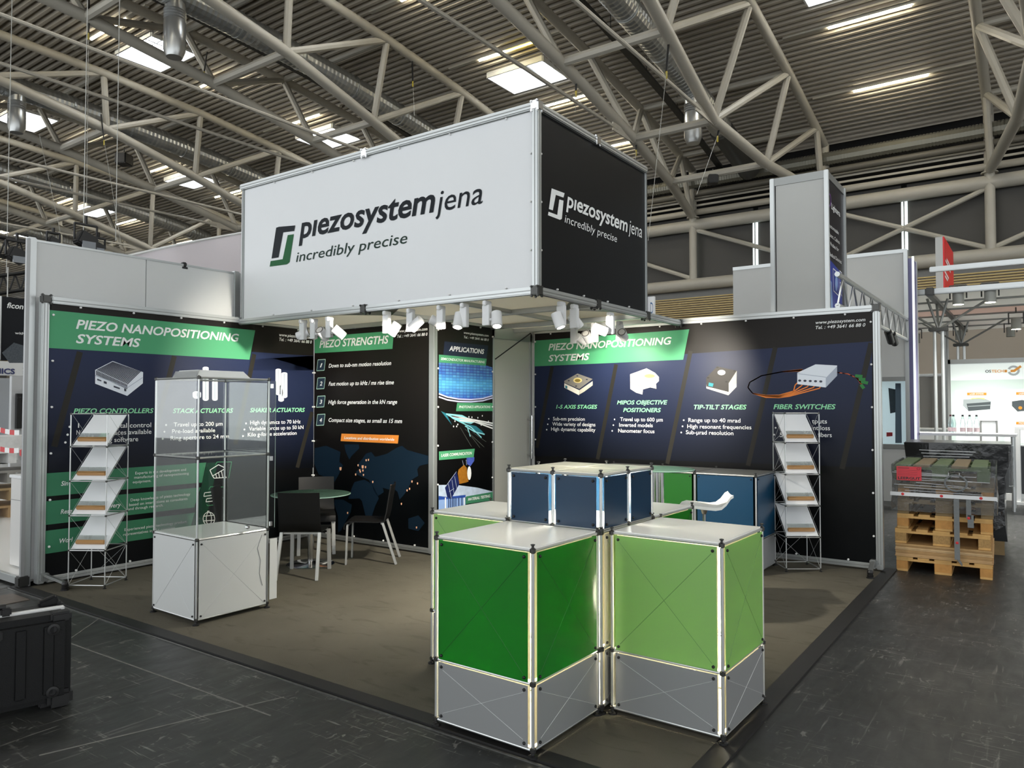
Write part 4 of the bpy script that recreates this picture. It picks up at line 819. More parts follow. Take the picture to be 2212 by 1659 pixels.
# front door panes hanging slightly past the right post
MB().box(.03, w+.055, -.016, -.012, .645, 1.822).build('acrylic_door', GLS, r); MB().box(w+.053, w+.056, -.016, -.012, .645, 1.822).build('door_edge', GLE, r)
MB().box(w+.002, w+.07, -.03, -.027, .08, .56).build('loose_base_panel', SHW, r)
for z in (.68, 1.2, 1.78): MB().cbox((w+.012, -.02, z), .02, .02, .035).build('hinge', CHR, r)
MB().lathe([(.016, 0), (.016, .02), (.009, .03)], (.40, -.02, .68), 10, Matrix.Rotation(math.pi/2, 3, 'X')).build('lock', CHR, r)
m = MB(); a = .33
m.add([(.10, .18, 1.842), (.56, .18, 1.842), (.56, .56, 1.842), (.10, .56, 1.842), (.13, .24, 1.90), (.53, .24, 1.90), (.53, .50, 1.90), (.13, .50, 1.90)], [(0, 1, 2, 3), (4, 5, 6, 7), (0, 1, 5, 4), (1, 2, 6, 5), (2, 3, 7, 6), (3, 0, 4, 7)])
m.build('lamp_housing', mat('pale_lamp_housing', '#d9dbd8', .4), r)
m = MB()
for i in range(9): m.box(.094+.003*i, .10+.003*i, .2, .54, 1.845+.0058*i, 1.848+.0058*i)
m.build('cooling_fins', ALUD, r)
MB().path([(w-.02, -.012, 1.83), (w-.025, -.01, 1.2), (w-.02, -.01, .66)], .003, 5).build('power_cable', BLK, r); MB().path([(w-.06, -.0115, .60), (w-.10, -.0115, .50), (w-.07, -.0115, .40), (w-.08, -.0115, .30), (w-.05, -.0115, .2)], .0022, 5).build('cable_shadow_line', mat('cable_shadow_grey', '#8d8f8e', .6), r)  # grey line on the base is the cable's shadow, modelled as a thin path
# ================================================================== LITERATURE RACKS
LEDGE = mat('light_oak', '#b58a58', .5, noise=.12, nscale=40, stretch=(1, 1, 8)); SHEET = mat('white_tray_sheet', '#dfe1e2', .3); LIP = glassmat('acrylic_lip', (.95, .97, .96), .12)
def rack(label, fl, fr):
    fl = Vector(fl); fr = Vector(fr); ux = (fr-fl); wd = ux.length; ang = math.atan2(ux.y, ux.x); dp = wd
    r = thing('brochure_rack', label, 'brochure rack', (fl.x, fl.y, 0), ang, local=True)
    st = .3045; zs = [.04+st*i for i in range(6)]; zs[-1] = 1.55
    for x in (0, wd):
        for y in (0, dp):
            MB().tube((x, y, zs[0]), (x, y, zs[-1]), .0055, 6).build('post', POST, r, smooth=True)
            for z in zs: connobj(r, (x, y, z), 's')
            MB().lathe([(.015, 0), (.015, .006), (.006, .01), (.005, .03)], (x, y, .0125), 8).build('foot', BLK, r)
    for z in zs:
        for a, b in (((0, 0), (wd, 0)), ((0, dp), (wd, dp)), ((0, 0), (0, dp)), ((wd, 0), (wd, dp))): MB().tube((*a, z), (*b, z), .005, 6).build('rail', POST, r, smooth=True)
    for z in zs[:-1]:
        z1 = z+st; m = MB()
        for a, b in (((0, 0), (0, dp)), ((wd, 0), (wd, dp)), ((0, dp), (wd, dp))):
            m.tube((*a, z), (*b, z1), .0014, 4).tube((*b, z), (*a, z1), .0014, 4)
        m.build('bracing_wire', WIRL, r)
    for i in range(1, 5):
        z = zs[i]; z1 = zs[i+1]-.012
        pr = [(.004, z+.012), (.004, z+.016), (.018, z+.018), (dp-.012, z1), (dp-.008, z1-.004), (.02, z+.010)]
        MB().extrude([(.012, y, q) for y, q in pr], (wd-.024, 0, 0)).build('tray', SHEET, r)
        d = Vector((0, dp-.03, z1-z-.018)).normalized(); nrm = Vector((0, -d.z, d.y)); c = Vector((wd*.5, .018, z+.018))+d*.055+nrm*.016
        R = Matrix((Vector((1, 0, 0)), d, nrm)).transposed()
        MB().cbox(c, wd*.78, .032, .028, R).build('wooden_ledge', LEDGE, r, bevel=.002)
        MB().cbox(c+d*.03+nrm*.013, wd*.78, .075, .002, R).build('acrylic_lip', LIP, r)
    return r
rack('tall chrome brochure rack with four sloping white trays before the left banner wall', (.2493, 5.1118), (.4277, 4.832))
rack('chrome brochure rack with four sloping white trays before the right banner wall end', (4.594, .1275), (4.787, -.1436))
# ================================================================== TABLE, CHAIRS
GT = glassmat('frosted_green_glass', (.80, .88, .85), .12, .08, frost=.38, fcol=(.55, .66, .62)); GE = mat('green_glass_edge', '#a9c9bb', .15, trans=.4)
def table(label, c, r_, h, stemr, base_r, twin=False):
    t = thing('round_table', label, 'table', (*c, 0))
    MB().lathe([(.001, h-.010), (r_-.004, h-.010), (r_-.004, h), (.001, h)], (*c, 0), 56).build('glass_top', GT, t)
    MB().lathe([(r_-.004, h-.010), (r_, h-.008), (r_, h-.002), (r_-.004, h)], (*c, 0), 56).build('glass_rim', GE, t, smooth=True)
    if twin:
        for s in (-.018, .018): MB().tube((c[0]+s*.6, c[1]-s, .03), (c[0]+s*.6, c[1]-s, h-.01), stemr*.62, 14).build('column', CHR, t, smooth=True)
    else: MB().tube((*c, .03), (*c, h-.01), stemr, 20).build('column', CHR, t, smooth=True)
    MB().lathe([(base_r, .0125), (base_r, .022), (base_r*.96, .028), (.06, .036), (stemr, .05)], (*c, 0), 40).build('base_plate', CHR, t, smooth=True)
    m = MB()
    for a in range(4): m.bar((*c, h-.018), (c[0]+.11*math.cos(a*math.pi/2+.4), c[1]+.11*math.sin(a*math.pi/2+.4), h-.018), .025, .01)
    m.build('top_bracket', CHR, t); return t
table('round frosted glass table with chrome foot among black chairs', (2.14, 4.16), .395, .73, .03, .24)
table('high round glass bistro table right behind the blue riser', (2.90, .70), .30, 1.10, .045, .22, twin=True)
SHELL = mat('black_chair_shell', '#0b0b0a', .5, spec=.25); LEGM = mat('matt_aluminium_leg', '#b4b4b0', .4, .55)
def chair(label, cx, cy, ang, first=None):
    """ang: direction the chair faces"""
    t = thing('chair', label, 'chair', (cx, cy, .0125), ang-math.pi/2, 'black shell chairs round the glass table', local=True)
    w = .40; prof = [(.235, .355), (.235, .385), (.222, .415), (.19, .432), (.10, .432), (-.10, .425), (-.165, .432), (-.195, .46), (-.21, .52), (-.232, .66), (-.255, .80)]
    m = MB(); n = len(prof); K = 9; vs = []; fs = []
    def nor(i):
        a = Vector((0, *prof[max(0, i-1)])); b = Vector((0, *prof[min(n-1, i+1)])); d = (b-a).normalized(); return Vector((0, -d.z, d.y))
    for side in (0, 1):
        for i, (y, z) in enumerate(prof):
            for k in range(K):
                s = k/(K-1)*2-1; cur = .022*s*s*(1 if i > 6 else .15); q = nor(i)
                p = Vector((s*w/2*(1 if i < 8 else .97), y+(cur if i > 6 else 0), z+(0 if i > 6 else cur*.6)))+q*(.006 if side else -.006); vs.append(p)
    for side in (0, 1):
        o = side*n*K
        for i in range(n-1):
            for k in range(K-1): fs.append((o+i*K+k, o+i*K+k+1, o+(i+1)*K+k+1, o+(i+1)*K+k))
    o = n*K
    for i in range(n-1): fs += [(i*K, (i+1)*K, o+(i+1)*K, o+i*K), (i*K+K-1, (i+1)*K+K-1, o+(i+1)*K+K-1, o+i*K+K-1)]
    for k in range(K-1): fs += [(k, k+1, o+k+1, o+k), ((n-1)*K+k, (n-1)*K+k+1, o+(n-1)*K+k+1, o+(n-1)*K+k)]
    m.add(vs, fs); m.build('seat_shell', SHELL, t, smooth=True)
    for s in (-1, 1):
        MB().bar((s*.178, .205, .398), (s*.185, .215, 0), .036, .018, (0, 1, 0)).build('leg', LEGM, t, bevel=.003)
        MB().bar((s*.178, -.15, .42), (s*.19, -.29, 0), .024, .030, (1, 0, 0)).build('leg', LEGM, t, bevel=.003)
    MB().bar((-.17, .205, .395), (.17, .205, .395), .02, .02).build('under_bar', LEGM, t); MB().bar((-.17, -.14, .412), (.17, -.14, .412), .02, .02).build('under_bar', LEGM, t)
    return t
def mid(*p): return (sum(q[0] for q in p)/len(p), sum(q[1] for q in p)/len(p))
fc = mid((1.475, 3.863), (1.734, 3.53), (1.912, 4.152), (2.121, 3.857)); chair('black shell chair with its back to the viewer, before the glass table', fc[0]+.02, fc[1]+.02, math.atan2(.30, .42))
rc = mid((2.301, 3.899), (2.608, 4.099), (2.6, 3.478), (2.96, 3.73)); chair('black shell chair seen from the side, right of the glass table', rc[0]+.0, rc[1], math.atan2(.42, -.33))
chair('black shell chair behind the glass table facing the viewer', 2.63, 4.66, math.atan2(-.5, -.5)+.1); chair('black shell chair left of the glass table, half hidden by the showcase', 1.66, 4.66, math.atan2(-.45, .45))
# ---- bar stool
t = thing('bar_stool', 'white curved bar stool on a thin chrome stem before the petrol-blue back counter', 'bar stool', (3.26, .42, .0125), math.radians(-62), local=True)
H = .76; pr = [(-.22, H-.075), (-.215, H-.03), (-.19, H), (-.15, H+.012), (-.05, H+.002), (.05, H-.006), (.10, H+.002), (.14, H+.035), (.175, H+.085), (.20, H+.10)]
m = MB(); vs = []; fs = []; K = 7; n = len(pr)
for side in (0, 1):
    for i, (x, z) in enumerate(pr):
        hw = .185*(1-.18*abs(i-4.5)/4.5)
        for k in range(K):
            s = k/(K-1)*2-1; vs.append((x, s*hw, z-.024*side+.012*s*s))
for side in (0, 1):
    o = side*n*K
    for i in range(n-1):
        for k in range(K-1): fs.append((o+i*K+k, o+i*K+k+1, o+(i+1)*K+k+1, o+(i+1)*K+k))
o = n*K
for i in range(n-1): fs += [(i*K, (i+1)*K, o+(i+1)*K, o+i*K), (i*K+K-1, (i+1)*K+K-1, o+(i+1)*K+K-1, o+i*K+K-1)]
for k in range(K-1): fs += [(k, k+1, o+k+1, o+k), ((n-1)*K+k, (n-1)*K+k+1, o+(n-1)*K+k+1, o+(n-1)*K+k)]
m.add(vs, fs); m.build('seat', mat('white_stool_shell', '#e6e5df', .3), t, smooth=True)
MB().tube((-.02, 0, .03), (-.02, 0, H-.06), .014, 14).tube((-.02, 0, H-.07), (-.02, 0, H-.02), .018, 14, .035).build('stem', CHR, t, smooth=True); MB().lathe([(.19, 0), (.19, .01), (.03, .025), (.016, .06)], (-.02, 0, 0), 28).build('base_plate', CHR, t, smooth=True)
m = MB(); m.path([(.18*math.cos(a)+.02, .17*math.sin(a), .27) for a in [math.pi*2*i/16 for i in range(17)]], .008, 6); m.tube((-.02, 0, .27), (.2, 0, .27), .008, 6); m.build('foot_ring', CHR, t)
# ---- hard case
t = thing('hard_case', 'black ribbed plastic transport case with white seam and carry handle standing at the left edge', 'case', (-.945-.845*math.cos(math.radians(-14.5))+.04*math.sin(math.radians(-14.5))*-1-.0, 2.38+.845*math.sin(math.radians(14.5))+.04, 0), math.radians(-14.5), local=True)
CS = mat('black_ribbed_case', '#08090a', .5, spec=.3, bump=.15, bscale=300); x0, x1 = -.35, .845
def rbox(nm, a, b, c, d, e, f, bv, m_=CS, lb=None): return MB().box(a, b, c, d, e, f).build(nm, m_, t, bevel=bv, **({'label': lb} if lb else {}))
rbox('front_shell', x0, x1, -.04, .13, .035, .50, .035); rbox('rear_shell', x0, x1, .145, .30, .035, .50, .035); rbox('seam_band', x0+.03, x1-.012, .12, .155, .045, .507, .004, mat('white_seam_band', '#d8d9d8', .35), 'white band')
for i in range(9):
    x = x0+.06+.125*i
    MB().box(x, x+.05, -.048, -.04, .09, .45).build('rib', CS, t, bevel=.004)
for x in (x1-.09, x0+.35): 
    for z in (.1, .43): MB().lathe([(.03, 0), (.03, .012), (.018, .014), (.018, .006), (.001, .006)], (x, -.041, z), 16, Matrix.Rotation(math.pi/2, 3, 'X')).build('bumper', BLK, t, smooth=True)
for x in (x1-.05, x0+.05):
    for y in (.0, .25): MB().cbox((x, y+.01, .05), .12, .10, .09).build('corner_guard', BLK, t, bevel=.02); MB().cbox((x, y+.01, .485), .10, .08, .05).build('corner_guard', BLK, t, bevel=.012)
m = MB(); m.box(.44, .53, -.055, -.04, .415, .465); m.build('latch', BLK, t, bevel=.006); MB().box(.455, .515, -.058, -.054, .43, .452).build('latch_plate', mat('worn_metal', '#77787a', .4, .5), t)
for x in (.30, .56): MB().cbox((x, .135, .52), .05, .05, .045).build('handle_mount', BLK, t, bevel=.008)
MB().tube((.2, .135, .545), (.56, .135, .545), .016, 12).build('handle', BLK, t, smooth=True)
for x in (x0+.1, x1-.1): MB().cbox((x, .13, .018), .08, .2, .036).build('foot_block', BLK, t, bevel=.006)
MB().bar((x1-.12, .24, .50), (x1-.03, .24, .53), .05, .05).build('lid_corner', CS, t, bevel=.01)
# ================================================================== NEIGHBOURING STAND, LEFT
NW = mat('light_grey_wall_panel', '#c9cbca', .5, noise=.02)
t = thing('neighbour_wall', 'tall plain light grey panel wall rising behind the left banner wall', 'stand wall', (1.2, YA+.12, 0))
for a, b in ((.11, 1.128), (1.136, 2.15), (2.21, 3.2)): MB().box(a, b, YA+.10, YA+.14, .06, 3.12).build('wall_panel', NW, t)
for x in (.075, 2.18): MB().box(x-.035, x+.035, YA+.085, YA+.155, .0, 3.15).build('post', ALU, t, bevel=.008)
MB().box(.11, 3.2, YA+.095, YA+.145, 3.115, 3.135).build('top_trim', ALU, t); MB().box(.02, .05, YA+.07, YA+.10, .05, 3.13).build('edge_profile', mat('shadow_grey_profile', '#9a9b9b', .4, .4), t)
t = thing('stand_platform', 'white raised platform floor of the neighbouring stand at the left edge', 'platform', (.8, 8, 0))
MB().box(.07, 6, YA+.16, 12.5, .03, .085).build('platform_deck', mat('white_platform', '#e8e7e3', .3), t); MB().box(.03, .07, YA+.10, 12.5, .02, .09).build('edge_profile', ALU, t, bevel=.005); MB().cbox((.045, YA+.10, .06), .09, .09, .09).build('corner_connector', CONN, t, bevel=.01)
t = thing('white_pedestal', 'silver-white slab pedestal on the neighbouring platform at the left edge', 'pedestal', (.26, 6.05, .085))
MB().box(.2, .5, 5.82, 6.2, .1, .93).build('pedestal_body', mat('silver_white_laminate', '#cfcdc9', .3), t, bevel=.004); MB().box(.198, .502, 5.818, 6.202, .72, .726).build('joint_line', ALUD, t); MB().box(.19, .51, 5.8, 6.22, .93, .96).build('top_slab', WHT, t, bevel=.004); MB().box(.22, .48, 5.84, 6.18, .085, .1).build('plinth', ALUD, t)
t = thing('barrier_tape', 'red and white striped barrier tape tied to the post at the left edge', 'barrier tape', (.07, 5.6, .95)); RD = mat('red_tape', '#c9262b', .5); 
for zz, y_ in ((1.38, 0), (1.22, .06)):
    for i in range(14):
        a = Vector((.03-.0*i, 5.60+.1*i, zz-.004*i*(2 if y_ else 1)+.002*i*i)); b = Vector((.03, 5.60+.1*(i+1), zz-.004*(i+1)*(2 if y_ else 1)+.002*(i+1)**2)); MB().bar(a, b, .004, .045).build('tape_stripe', RD if i % 2 else KNB, t)
MB().cbox((.05, 5.56, 1.2), .05, .05, .07).build('tape_knot', RD, t, bevel=.01)
def bgpanel(name, label, cat, Y, u0, u1, v0, v1, m_, thick=.08, foot=True):
    a = onY(u0, v0, Y); b = onY(u1, v1, Y); z0 = min(a.z, b.z); z1 = max(a.z, b.z); x0, x1 = min(a.x, b.x), max(a.x, b.x)
    t = thing(name, label, cat, ((x0+x1)/2, Y, z0)); MB().box(x0, x1, Y, Y+thick, z0, z1).build('panel', m_, t)
    return t, x0, x1, z0, z1
PL = Plane('y', 12-.01)
t, x0, x1, z0, z1 = bgpanel('hanging_banner', 'black hanging banner with white lettering at the far left behind the wall post', 'banner', 12, 3, 140, 640, 784, mat('black_gradient_banner', '#15171c', .4))
MB().box(x0-.02, x0, 11.98, 12.06, z0, z1).build('edge_profile', ALU, t)
text(PL, 'ficonTEC', 15, 665, 84, 671, 12, TW, t, .2, .02); text(PL, 'Enabling', 52, 711, 104, 714, 12, TW, t); text(PL, 'with Scalable', 32, 722.5, 92, 725, 5.5, TW, t, 0, .012)
prnt(PL, [(4, 762), (30, 740), (62, 750), (66, 784), (20, 784)], mat('dim_chip_print', '#50565c', .5, noise=.6, nscale=60), t)
for x in (x0+.1, x1-.1): MB().tube((x, 12.03, z1), (x, 12.03, z1+.5), .01, 5).build('hanger', WIRE, t)
PL2 = Plane('y', 14-.01)
t, x0, x1, z0, z1 = bgpanel('hanging_sign', 'white hanging sign band with navy letters below the black banner at far left', 'sign', 14, -40, 150, 778, 815, WHT)
text(PL2, 'PHOTONICS', -90, 808.5, 32, 804, 12, mat('navy_letters', '#2c3566', .5), t, 0, .03)
for s, v in (('YOUR', 789), ('OPTICAL', 798.5), ('SOLUTION', 807.5)): text(PL2, s, 49, v, 49+{'YOUR': 22, 'OPTICAL': 34, 'SOLUTION': 38}[s], v+1, 6, mat('grey_letters', '#6f7274', .5), t, 0, .01)
for q in (.3, 1.6): MB().tube((x0+q, 14.04, z1), (x0+q, 14.04, z1+1.2), .012, 5).build('hanger', WIRE, t)
t, x0, x1, z0, z1 = bgpanel('booth_screen', 'tall black screen on a grey stand wall at the left edge', 'screen', 11, 37, 120, 850, 924, BLK, .06); MB().box(x0-.05, x1, 11.07, 11.15, 0.0, onY(40, 812, 11).z).build('stand_wall', mat('pale_grey_stand', '#b5b7b8', .5), t)
t, x0, x1, z0, z1 = bgpanel('stand_wall', 'light grey stand wall far behind the barrier tape at the left edge', 'stand wall', 15.5, -60, 45, 815, 1000, mat('bluish_grey_stand', '#a8adb2', .5)); MB().box(x0, x1, 15.5, 15.6, 0, z0+.02).build('lower_panel', WHT, t)
# stacked goods on the left
for i, (u, v, wd, hh, c, lb) in enumerate(((10, 938, .9, .14, '#a88a62', 'lowest wooden pallet of the stack at the left edge'), (12, 912, .85, .14, '#9c8560', 'second wooden pallet of the stack at the left edge'), (8, 886, .9, .16, '#8c8a84', 'wrapped pallet layer in the stack at the left edge'), (10, 856, .8, .2, '#d8d8d6', 'white carton on top of the stack at the left edge'))):
    c_ = onY(u, v, 10); zc = .20+i*.24 if i < 3 else .95; t = thing('stacked_load', lb, 'stacked goods', (c_.x, 10, zc-.1)); m = MB()
    m.box(c_.x-wd/2, c_.x+wd/2, 9.7, 10.4, zc+.02, zc+.05+(.2 if i > 2 else .0)); m.build('load_deck', mat('load_%d' % i, c, .6, noise=.25, nscale=12), t)
    m = MB(); [m.box(c_.x-wd/2+k*(wd-.1)/2, c_.x-wd/2+k*(wd-.1)/2+.1, 9.7, 10.4, zc-.12, zc+.02) for k in range(3)]; m.build('load_block', mat('load_%d' % i, c), t)
t = thing('black_light_truss', 'black lighting truss above the neighbouring wall at the left edge', 'lighting truss', (-.5, 9, 3.9)); TR = mat('black_truss', '#141414', .5, .3)
a0 = onY(-30, 508, 9.5); b0 = onY(300, 560, 9.5)
for dz in (0, -.25): MB().tube(a0+Vector((0, 0, dz)), b0+Vector((0, 0, dz)), .03, 6).build('chord', TR, t)
m = MB()
for i in range(26):
    p0 = a0+(b0-a0)*(i/26); p1 = a0+(b0-a0)*((i+1)/26); m.tube(p0+Vector((0, 0, 0 if i % 2 else -.25)), p1+Vector((0, 0, -.25 if i % 2 else 0)), .012, 5)
m.build('lattice', TR, t)
for u in (180, 250): c_ = onY(u, 520, 9.5); MB().tube(c_, c_+Vector((0, 0, 6)), .006, 5).build('suspension_cable', WIRE, t)
t = thing('black_light_truss', 'lower black lighting truss at the left edge above the black banner', 'lighting truss', (0, 12, 4))
a0 = onY(-30, 600, 12.5); b0 = onY(160, 575, 12.5)
for dz in (0, -.3): MB().tube(a0+Vector((0, 0, dz)), b0+Vector((0, 0, dz)), .035, 6).build('chord', TR, t)
m = MB()
for i in range(16):
    p0 = a0+(b0-a0)*(i/16); p1 = a0+(b0-a0)*((i+1)/16); m.tube(p0+Vector((0, 0, 0 if i % 2 else -.3)), p1+Vector((0, 0, -.3 if i % 2 else 0)), .014, 5)
m.build('lattice', TR, t); MB().tube(a0+Vector((.3, 0, 0)), a0+Vector((.3, 0, 7)), .006, 5).build('suspension_cable', WIRE, t)
def stagelight(u, v, Y, s, label):
    c = onY(u, v, Y); t = thing('stage_light', label, 'stage light', tuple(c)); MB().cbox(c, s, s*.7, s*.8, Matrix.Rotation(.4, 3, 'Y')).build('lamp_body', BLK, t, bevel=s*.08)
    MB().tube(c+Vector((-s*.6, 0, 0)), c+Vector((-s*.6, 0, s*.9)), .015, 5).tube(c+Vector((s*.6, 0, 0)), c+Vector((s*.6, 0, s*.9)), .015, 5).tube(c+Vector((-s*.6, 0, s*.9)), c+Vector((s*.6, 0, s*.9)), .02, 5).build('yoke', BLK, t); MB().cbox(c+Vector((0, -s*.4, -s*.3)), s*.7, .02, s*.4).build('lens', mat('grey_lens', '#6a6f74', .2), t)
    MB().tube(c+Vector((0, 0, s*.9)), c+Vector((0, 0, s*1.4)), .02, 5).build('clamp', BLK, t)
stagelight(36, 552, 9.4, .22, 'black stage light hanging left of the tall grey panel wall'); stagelight(115, 522, 9.4, .14, 'small black stage light on the truss above the corner of the grey wall'); stagelight(185, 520, 9.4, .26, 'large black stage light with side flaps above the left grey panel'); stagelight(212, 535, 9.4, .16, 'black stage light right of the large one above the left grey panel')
t = thing('clip_light', 'small black clip light on the top edge of the grey panel wall', 'clip light', (1.53, YA+.12, 3.13)); c = onY(397, 572, YA+.12); MB().cbox(c, .05, .06, .05).build('lamp_body', BLK, t, bevel=.01); MB().tube(c, c+Vector((-.13, 0, -.025)), .004, 5).build('arm', BLK, t); MB().cbox(c+Vector((0, 0, -.035)), .06, .05, .02).build('clamp', BLK, t)
# white fabric canopy
t = thing('fabric_sail', 'pinkish white stretched fabric sail behind the white fascia at left', 'fabric sail', (2.8, 7.6, 3.2)); m = MB(); N = 24; vs = []; fs = []
for i in range(N+1):
    u = 262+290*i/N; s = i/N; vt = 556-58*s-3*math.sin(s*3.1); a = onY(u, vt, 7.6+.06*math.sin(s*9)); vs += [a, (a.x, a.y+.05*math.sin(s*14), a.z-.35), (a.x, a.y, 2.9)]
for i in range(N): k = i*3; fs += [(k, k+3, k+4, k+1), (k+1, k+4, k+5, k+2)]
m.add(vs, fs); m.build('fabric', mat('pinkish_white_fabric', '#e2dce1', .7, trans=.3), t, smooth=True); m = MB(); m.path([vs[i*3] for i in range(N+1)], .018, 6); m.build('hem', WHT, t); MB().box(vs[0].x, 6.3, 7.62, 7.66, .05, 2.92).build('lower_wall', NW, t)
# ================================================================== STAND BEHIND THE RIGHT BANNER WALL
PNL = mat('grey_white_panel', '#b9bab7', .5, noise=.02); PB2 = mat('black_violet_banner', '#12101a', .35)
xc = 6.0; cc = onX(1785, 367, xc); ya = cc.y; zt = cc.z; yb = onX(1668, 388, xc).y; xe = onY(1822, 416, ya).x
t = thing('sign_tower', 'tall square sign tower with grey-white front and black lettered side behind the right banner wall', 'sign tower', ((xc+xe)/2, (ya+yb)/2, 0))
MB().box(xc, xc+.03, ya+.03, yb-.03, .1, zt-.05).build('front_panel', PNL, t); MB().box(xc, xe, yb-.04, yb-.01, .1, zt-.05).build('rear_panel', PNL, t); MB().box(xc+.03, xe-.03, ya, ya+.02, .1, zt-.05).build('lettered_panel', PB2, t, label='black panel with white letters')
for (x, y) in ((xc, ya), (xc, yb), (xe, ya), (xe, yb)): MB().cbox((x, y, zt/2), .05, .05, zt).build('post', ALU, t, bevel=.006)
MB().box(xc-.01, xc+.03, ya, yb, zt-.09, zt-.0).build('top_rail', ALUD, t); MB().box(xc, xe, ya-.01, ya+.03, zt-.08, zt).build('top_rail', ALUD, t)
PT2 = Plane('y', ya-.002); T = tx(PT2, t)
T('Lightera', 1795, 448, 1814, 471, 13, bold=.01); T('Customizable', 1788.6, 489, 1811, 507, 8.5); T('Fibers, Cables', 1788.6, 508, 1813, 528, 8.5); T('& Probes for', 1789, 526, 1811, 545, 8.5); T('Medical Devices', 1790, 548, 1817, 573, 8.5)
lines(PT2, [ell(1791, 432, 3.4, 13, 14)+[(1794.4, 432)]], .02, mat('violet_print', '#7a4a9a', .4), t)
prnt(PT2, [(1788, 556), (1819, 592), (1819, 700), (1790, 700)], mat('royal_blue_print', '#2a3c98', .4, noise=.3, nscale=6), t); prnt(PT2, [(1790, 600), (1796, 610), (1800, 690), (1791, 690)], mat('ice_blue_print', '#8aa8d8'), t, .003); lines(PT2, [[(1799, 580), (1812, 592), (1812, 640), (1800, 628), (1799, 580)], [(1813, 585), (1818, 590)], [(1814, 610), (1818, 614)], [(1814, 630), (1818, 640)]], .012, TW, t); prnt(PT2, ell(1806, 612, 3, 17, 12), mat('ice_blue_print', '#8aa8d8'), t, .004)
XW = 10.4
t = thing('stand_wall', 'light grey wall with a framed window strip at the right end of the right banner wall', 'stand wall', (XW, .6, 0))
zt2 = onX(1930, 548, XW).z; yl = 2.6; yr = onX(1957, 600, XW).y
MB().box(XW, XW+.05, yr+.03, yl, 2.08, zt2).build('upper_panel', PNL, t); MB().box(XW, XW+.05, yr+.03, yl, .06, .94).build('lower_panel', PNL, t); MB().box(XW, XW+.03, .45, yl, .98, 2.05).build('side_panel', PNL, t)
for z in (.03, .94, 2.02): MB().box(XW-.02, XW+.05, yr, yl, z, z+.07).build('frame_rail', ALUD, t)
for y in (yr, .43): MB().box(XW-.03, XW+.06, y-.03, y+.03, 0, zt2+.05 if y == yr else 2.1).build('post', ALU, t, bevel=.008)
MB().box(XW-.01, XW+.05, yr, yl, zt2, zt2+.06).build('top_rail', ALU, t)
MB().box(XW+.01, XW+.02, yr, .43, 1.0, 2.02).build('window_pane', glassmat('pale_window', (.9, .95, .97), .1), t)
PW3 = Plane('x', XW+.3); q0 = onX(1908, 835, XW+.3); q1 = onX(1935, 960, XW+.3)
t2 = thing('lit_poster', 'bright white poster glowing behind the window strip at the right', 'poster', (XW+.33, q0.y, 1)); MB().box(XW+.32, XW+.36, yr, q0.y+.6, .95, 2.05).build('poster_sheet', mat('backlit_white', '#e4f0f0', .4, emit=.2), t2)
prnt(PW3, [(1919, 838), (1934, 841), (1937, 890), (1923, 893)], mat('slate_dark_print', '#4b5257', .5, noise=.4, nscale=30), t2, .0); prnt(PW3, [(1934, 828), (1946, 828), (1948, 957), (1934, 957)], mat('slate_mid_print', '#87919a', .5), t2, .0); prnt(PW3, [(1915, 934), (1928, 934), (1928, 942), (1915, 943)], RD, t2, .002)
t = thing('banner_pylon', 'narrow violet-edged white pylon beside the grey window wall at the right', 'pylon', (9.9, -.35, 0)); yy = onX(1972, 610, 10.4).y
MB().box(10.42, 10.9, yy+.01, yy+.12, .8, onX(1968, 557, 10.4).z).build('violet_face', mat('violet_grey_face', '#6b6890', .4), t); MB().box(10.38, 10.42, yy-.02, yy+.01, .5, onX(1968, 557, 10.4).z+.02).build('light_edge', mat('bright_edge', '#eef4f4', .3, emit=.3), t); MB().box(10.9, 10.95, yy, yy+.12, 0, 4.0).build('post', ALU, t)
MB().box(10.4, 10.95, yy-.01, yy+.14, 0, .8).build('foot_section', PNL, t)
PX = Plane('x', 10.415)
# lattice girder
t = thing('lattice_girder', 'silver lattice girder from the sign tower to the violet pylon', 'girder', (8, -.2, 2.7))
ga = onY(1830, 603, -.2); gb = onY(1955, 690, -.2); zt3 = 3.0; ax_ = 5.4; bx_ = 10.38
for z in (zt3, zt3-.33): MB().tube((ax_, -.2, z), (bx_, -.2, z), .028, 8).build('chord', ALU, t, smooth=True)
nb = 18
for i in range(nb):
    x = ax_+(bx_-ax_)*i/nb; x2 = ax_+(bx_-ax_)*(i+1)/nb; MB().tube((x, -.2, zt3 if i % 2 else zt3-.33), (x2, -.2, zt3-.33 if i % 2 else zt3), .011, 6).build('diagonal', ALU, t)
t = thing('track_spot', 'pair of black tube spotlights under the lattice girder right of the banner wall end', 'spotlight', (8.2, -.2, 2.6)); c = onY(1922, 728, -.2)
for k, d in enumerate((0, .35)): MB().tube(c+Vector((-.15+d, 0, .06)), c+Vector((.1+d, .0, -.06)), .05, 12).build('lamp_tube', mat('black_lamp_gloss', '#1a1b1c', .25), t, smooth=True); MB().tube(c+Vector((d-.02, 0, 0)), (c.x+d-.02, -.2, zt3-.33), .012, 6).build('arm', CHR, t)
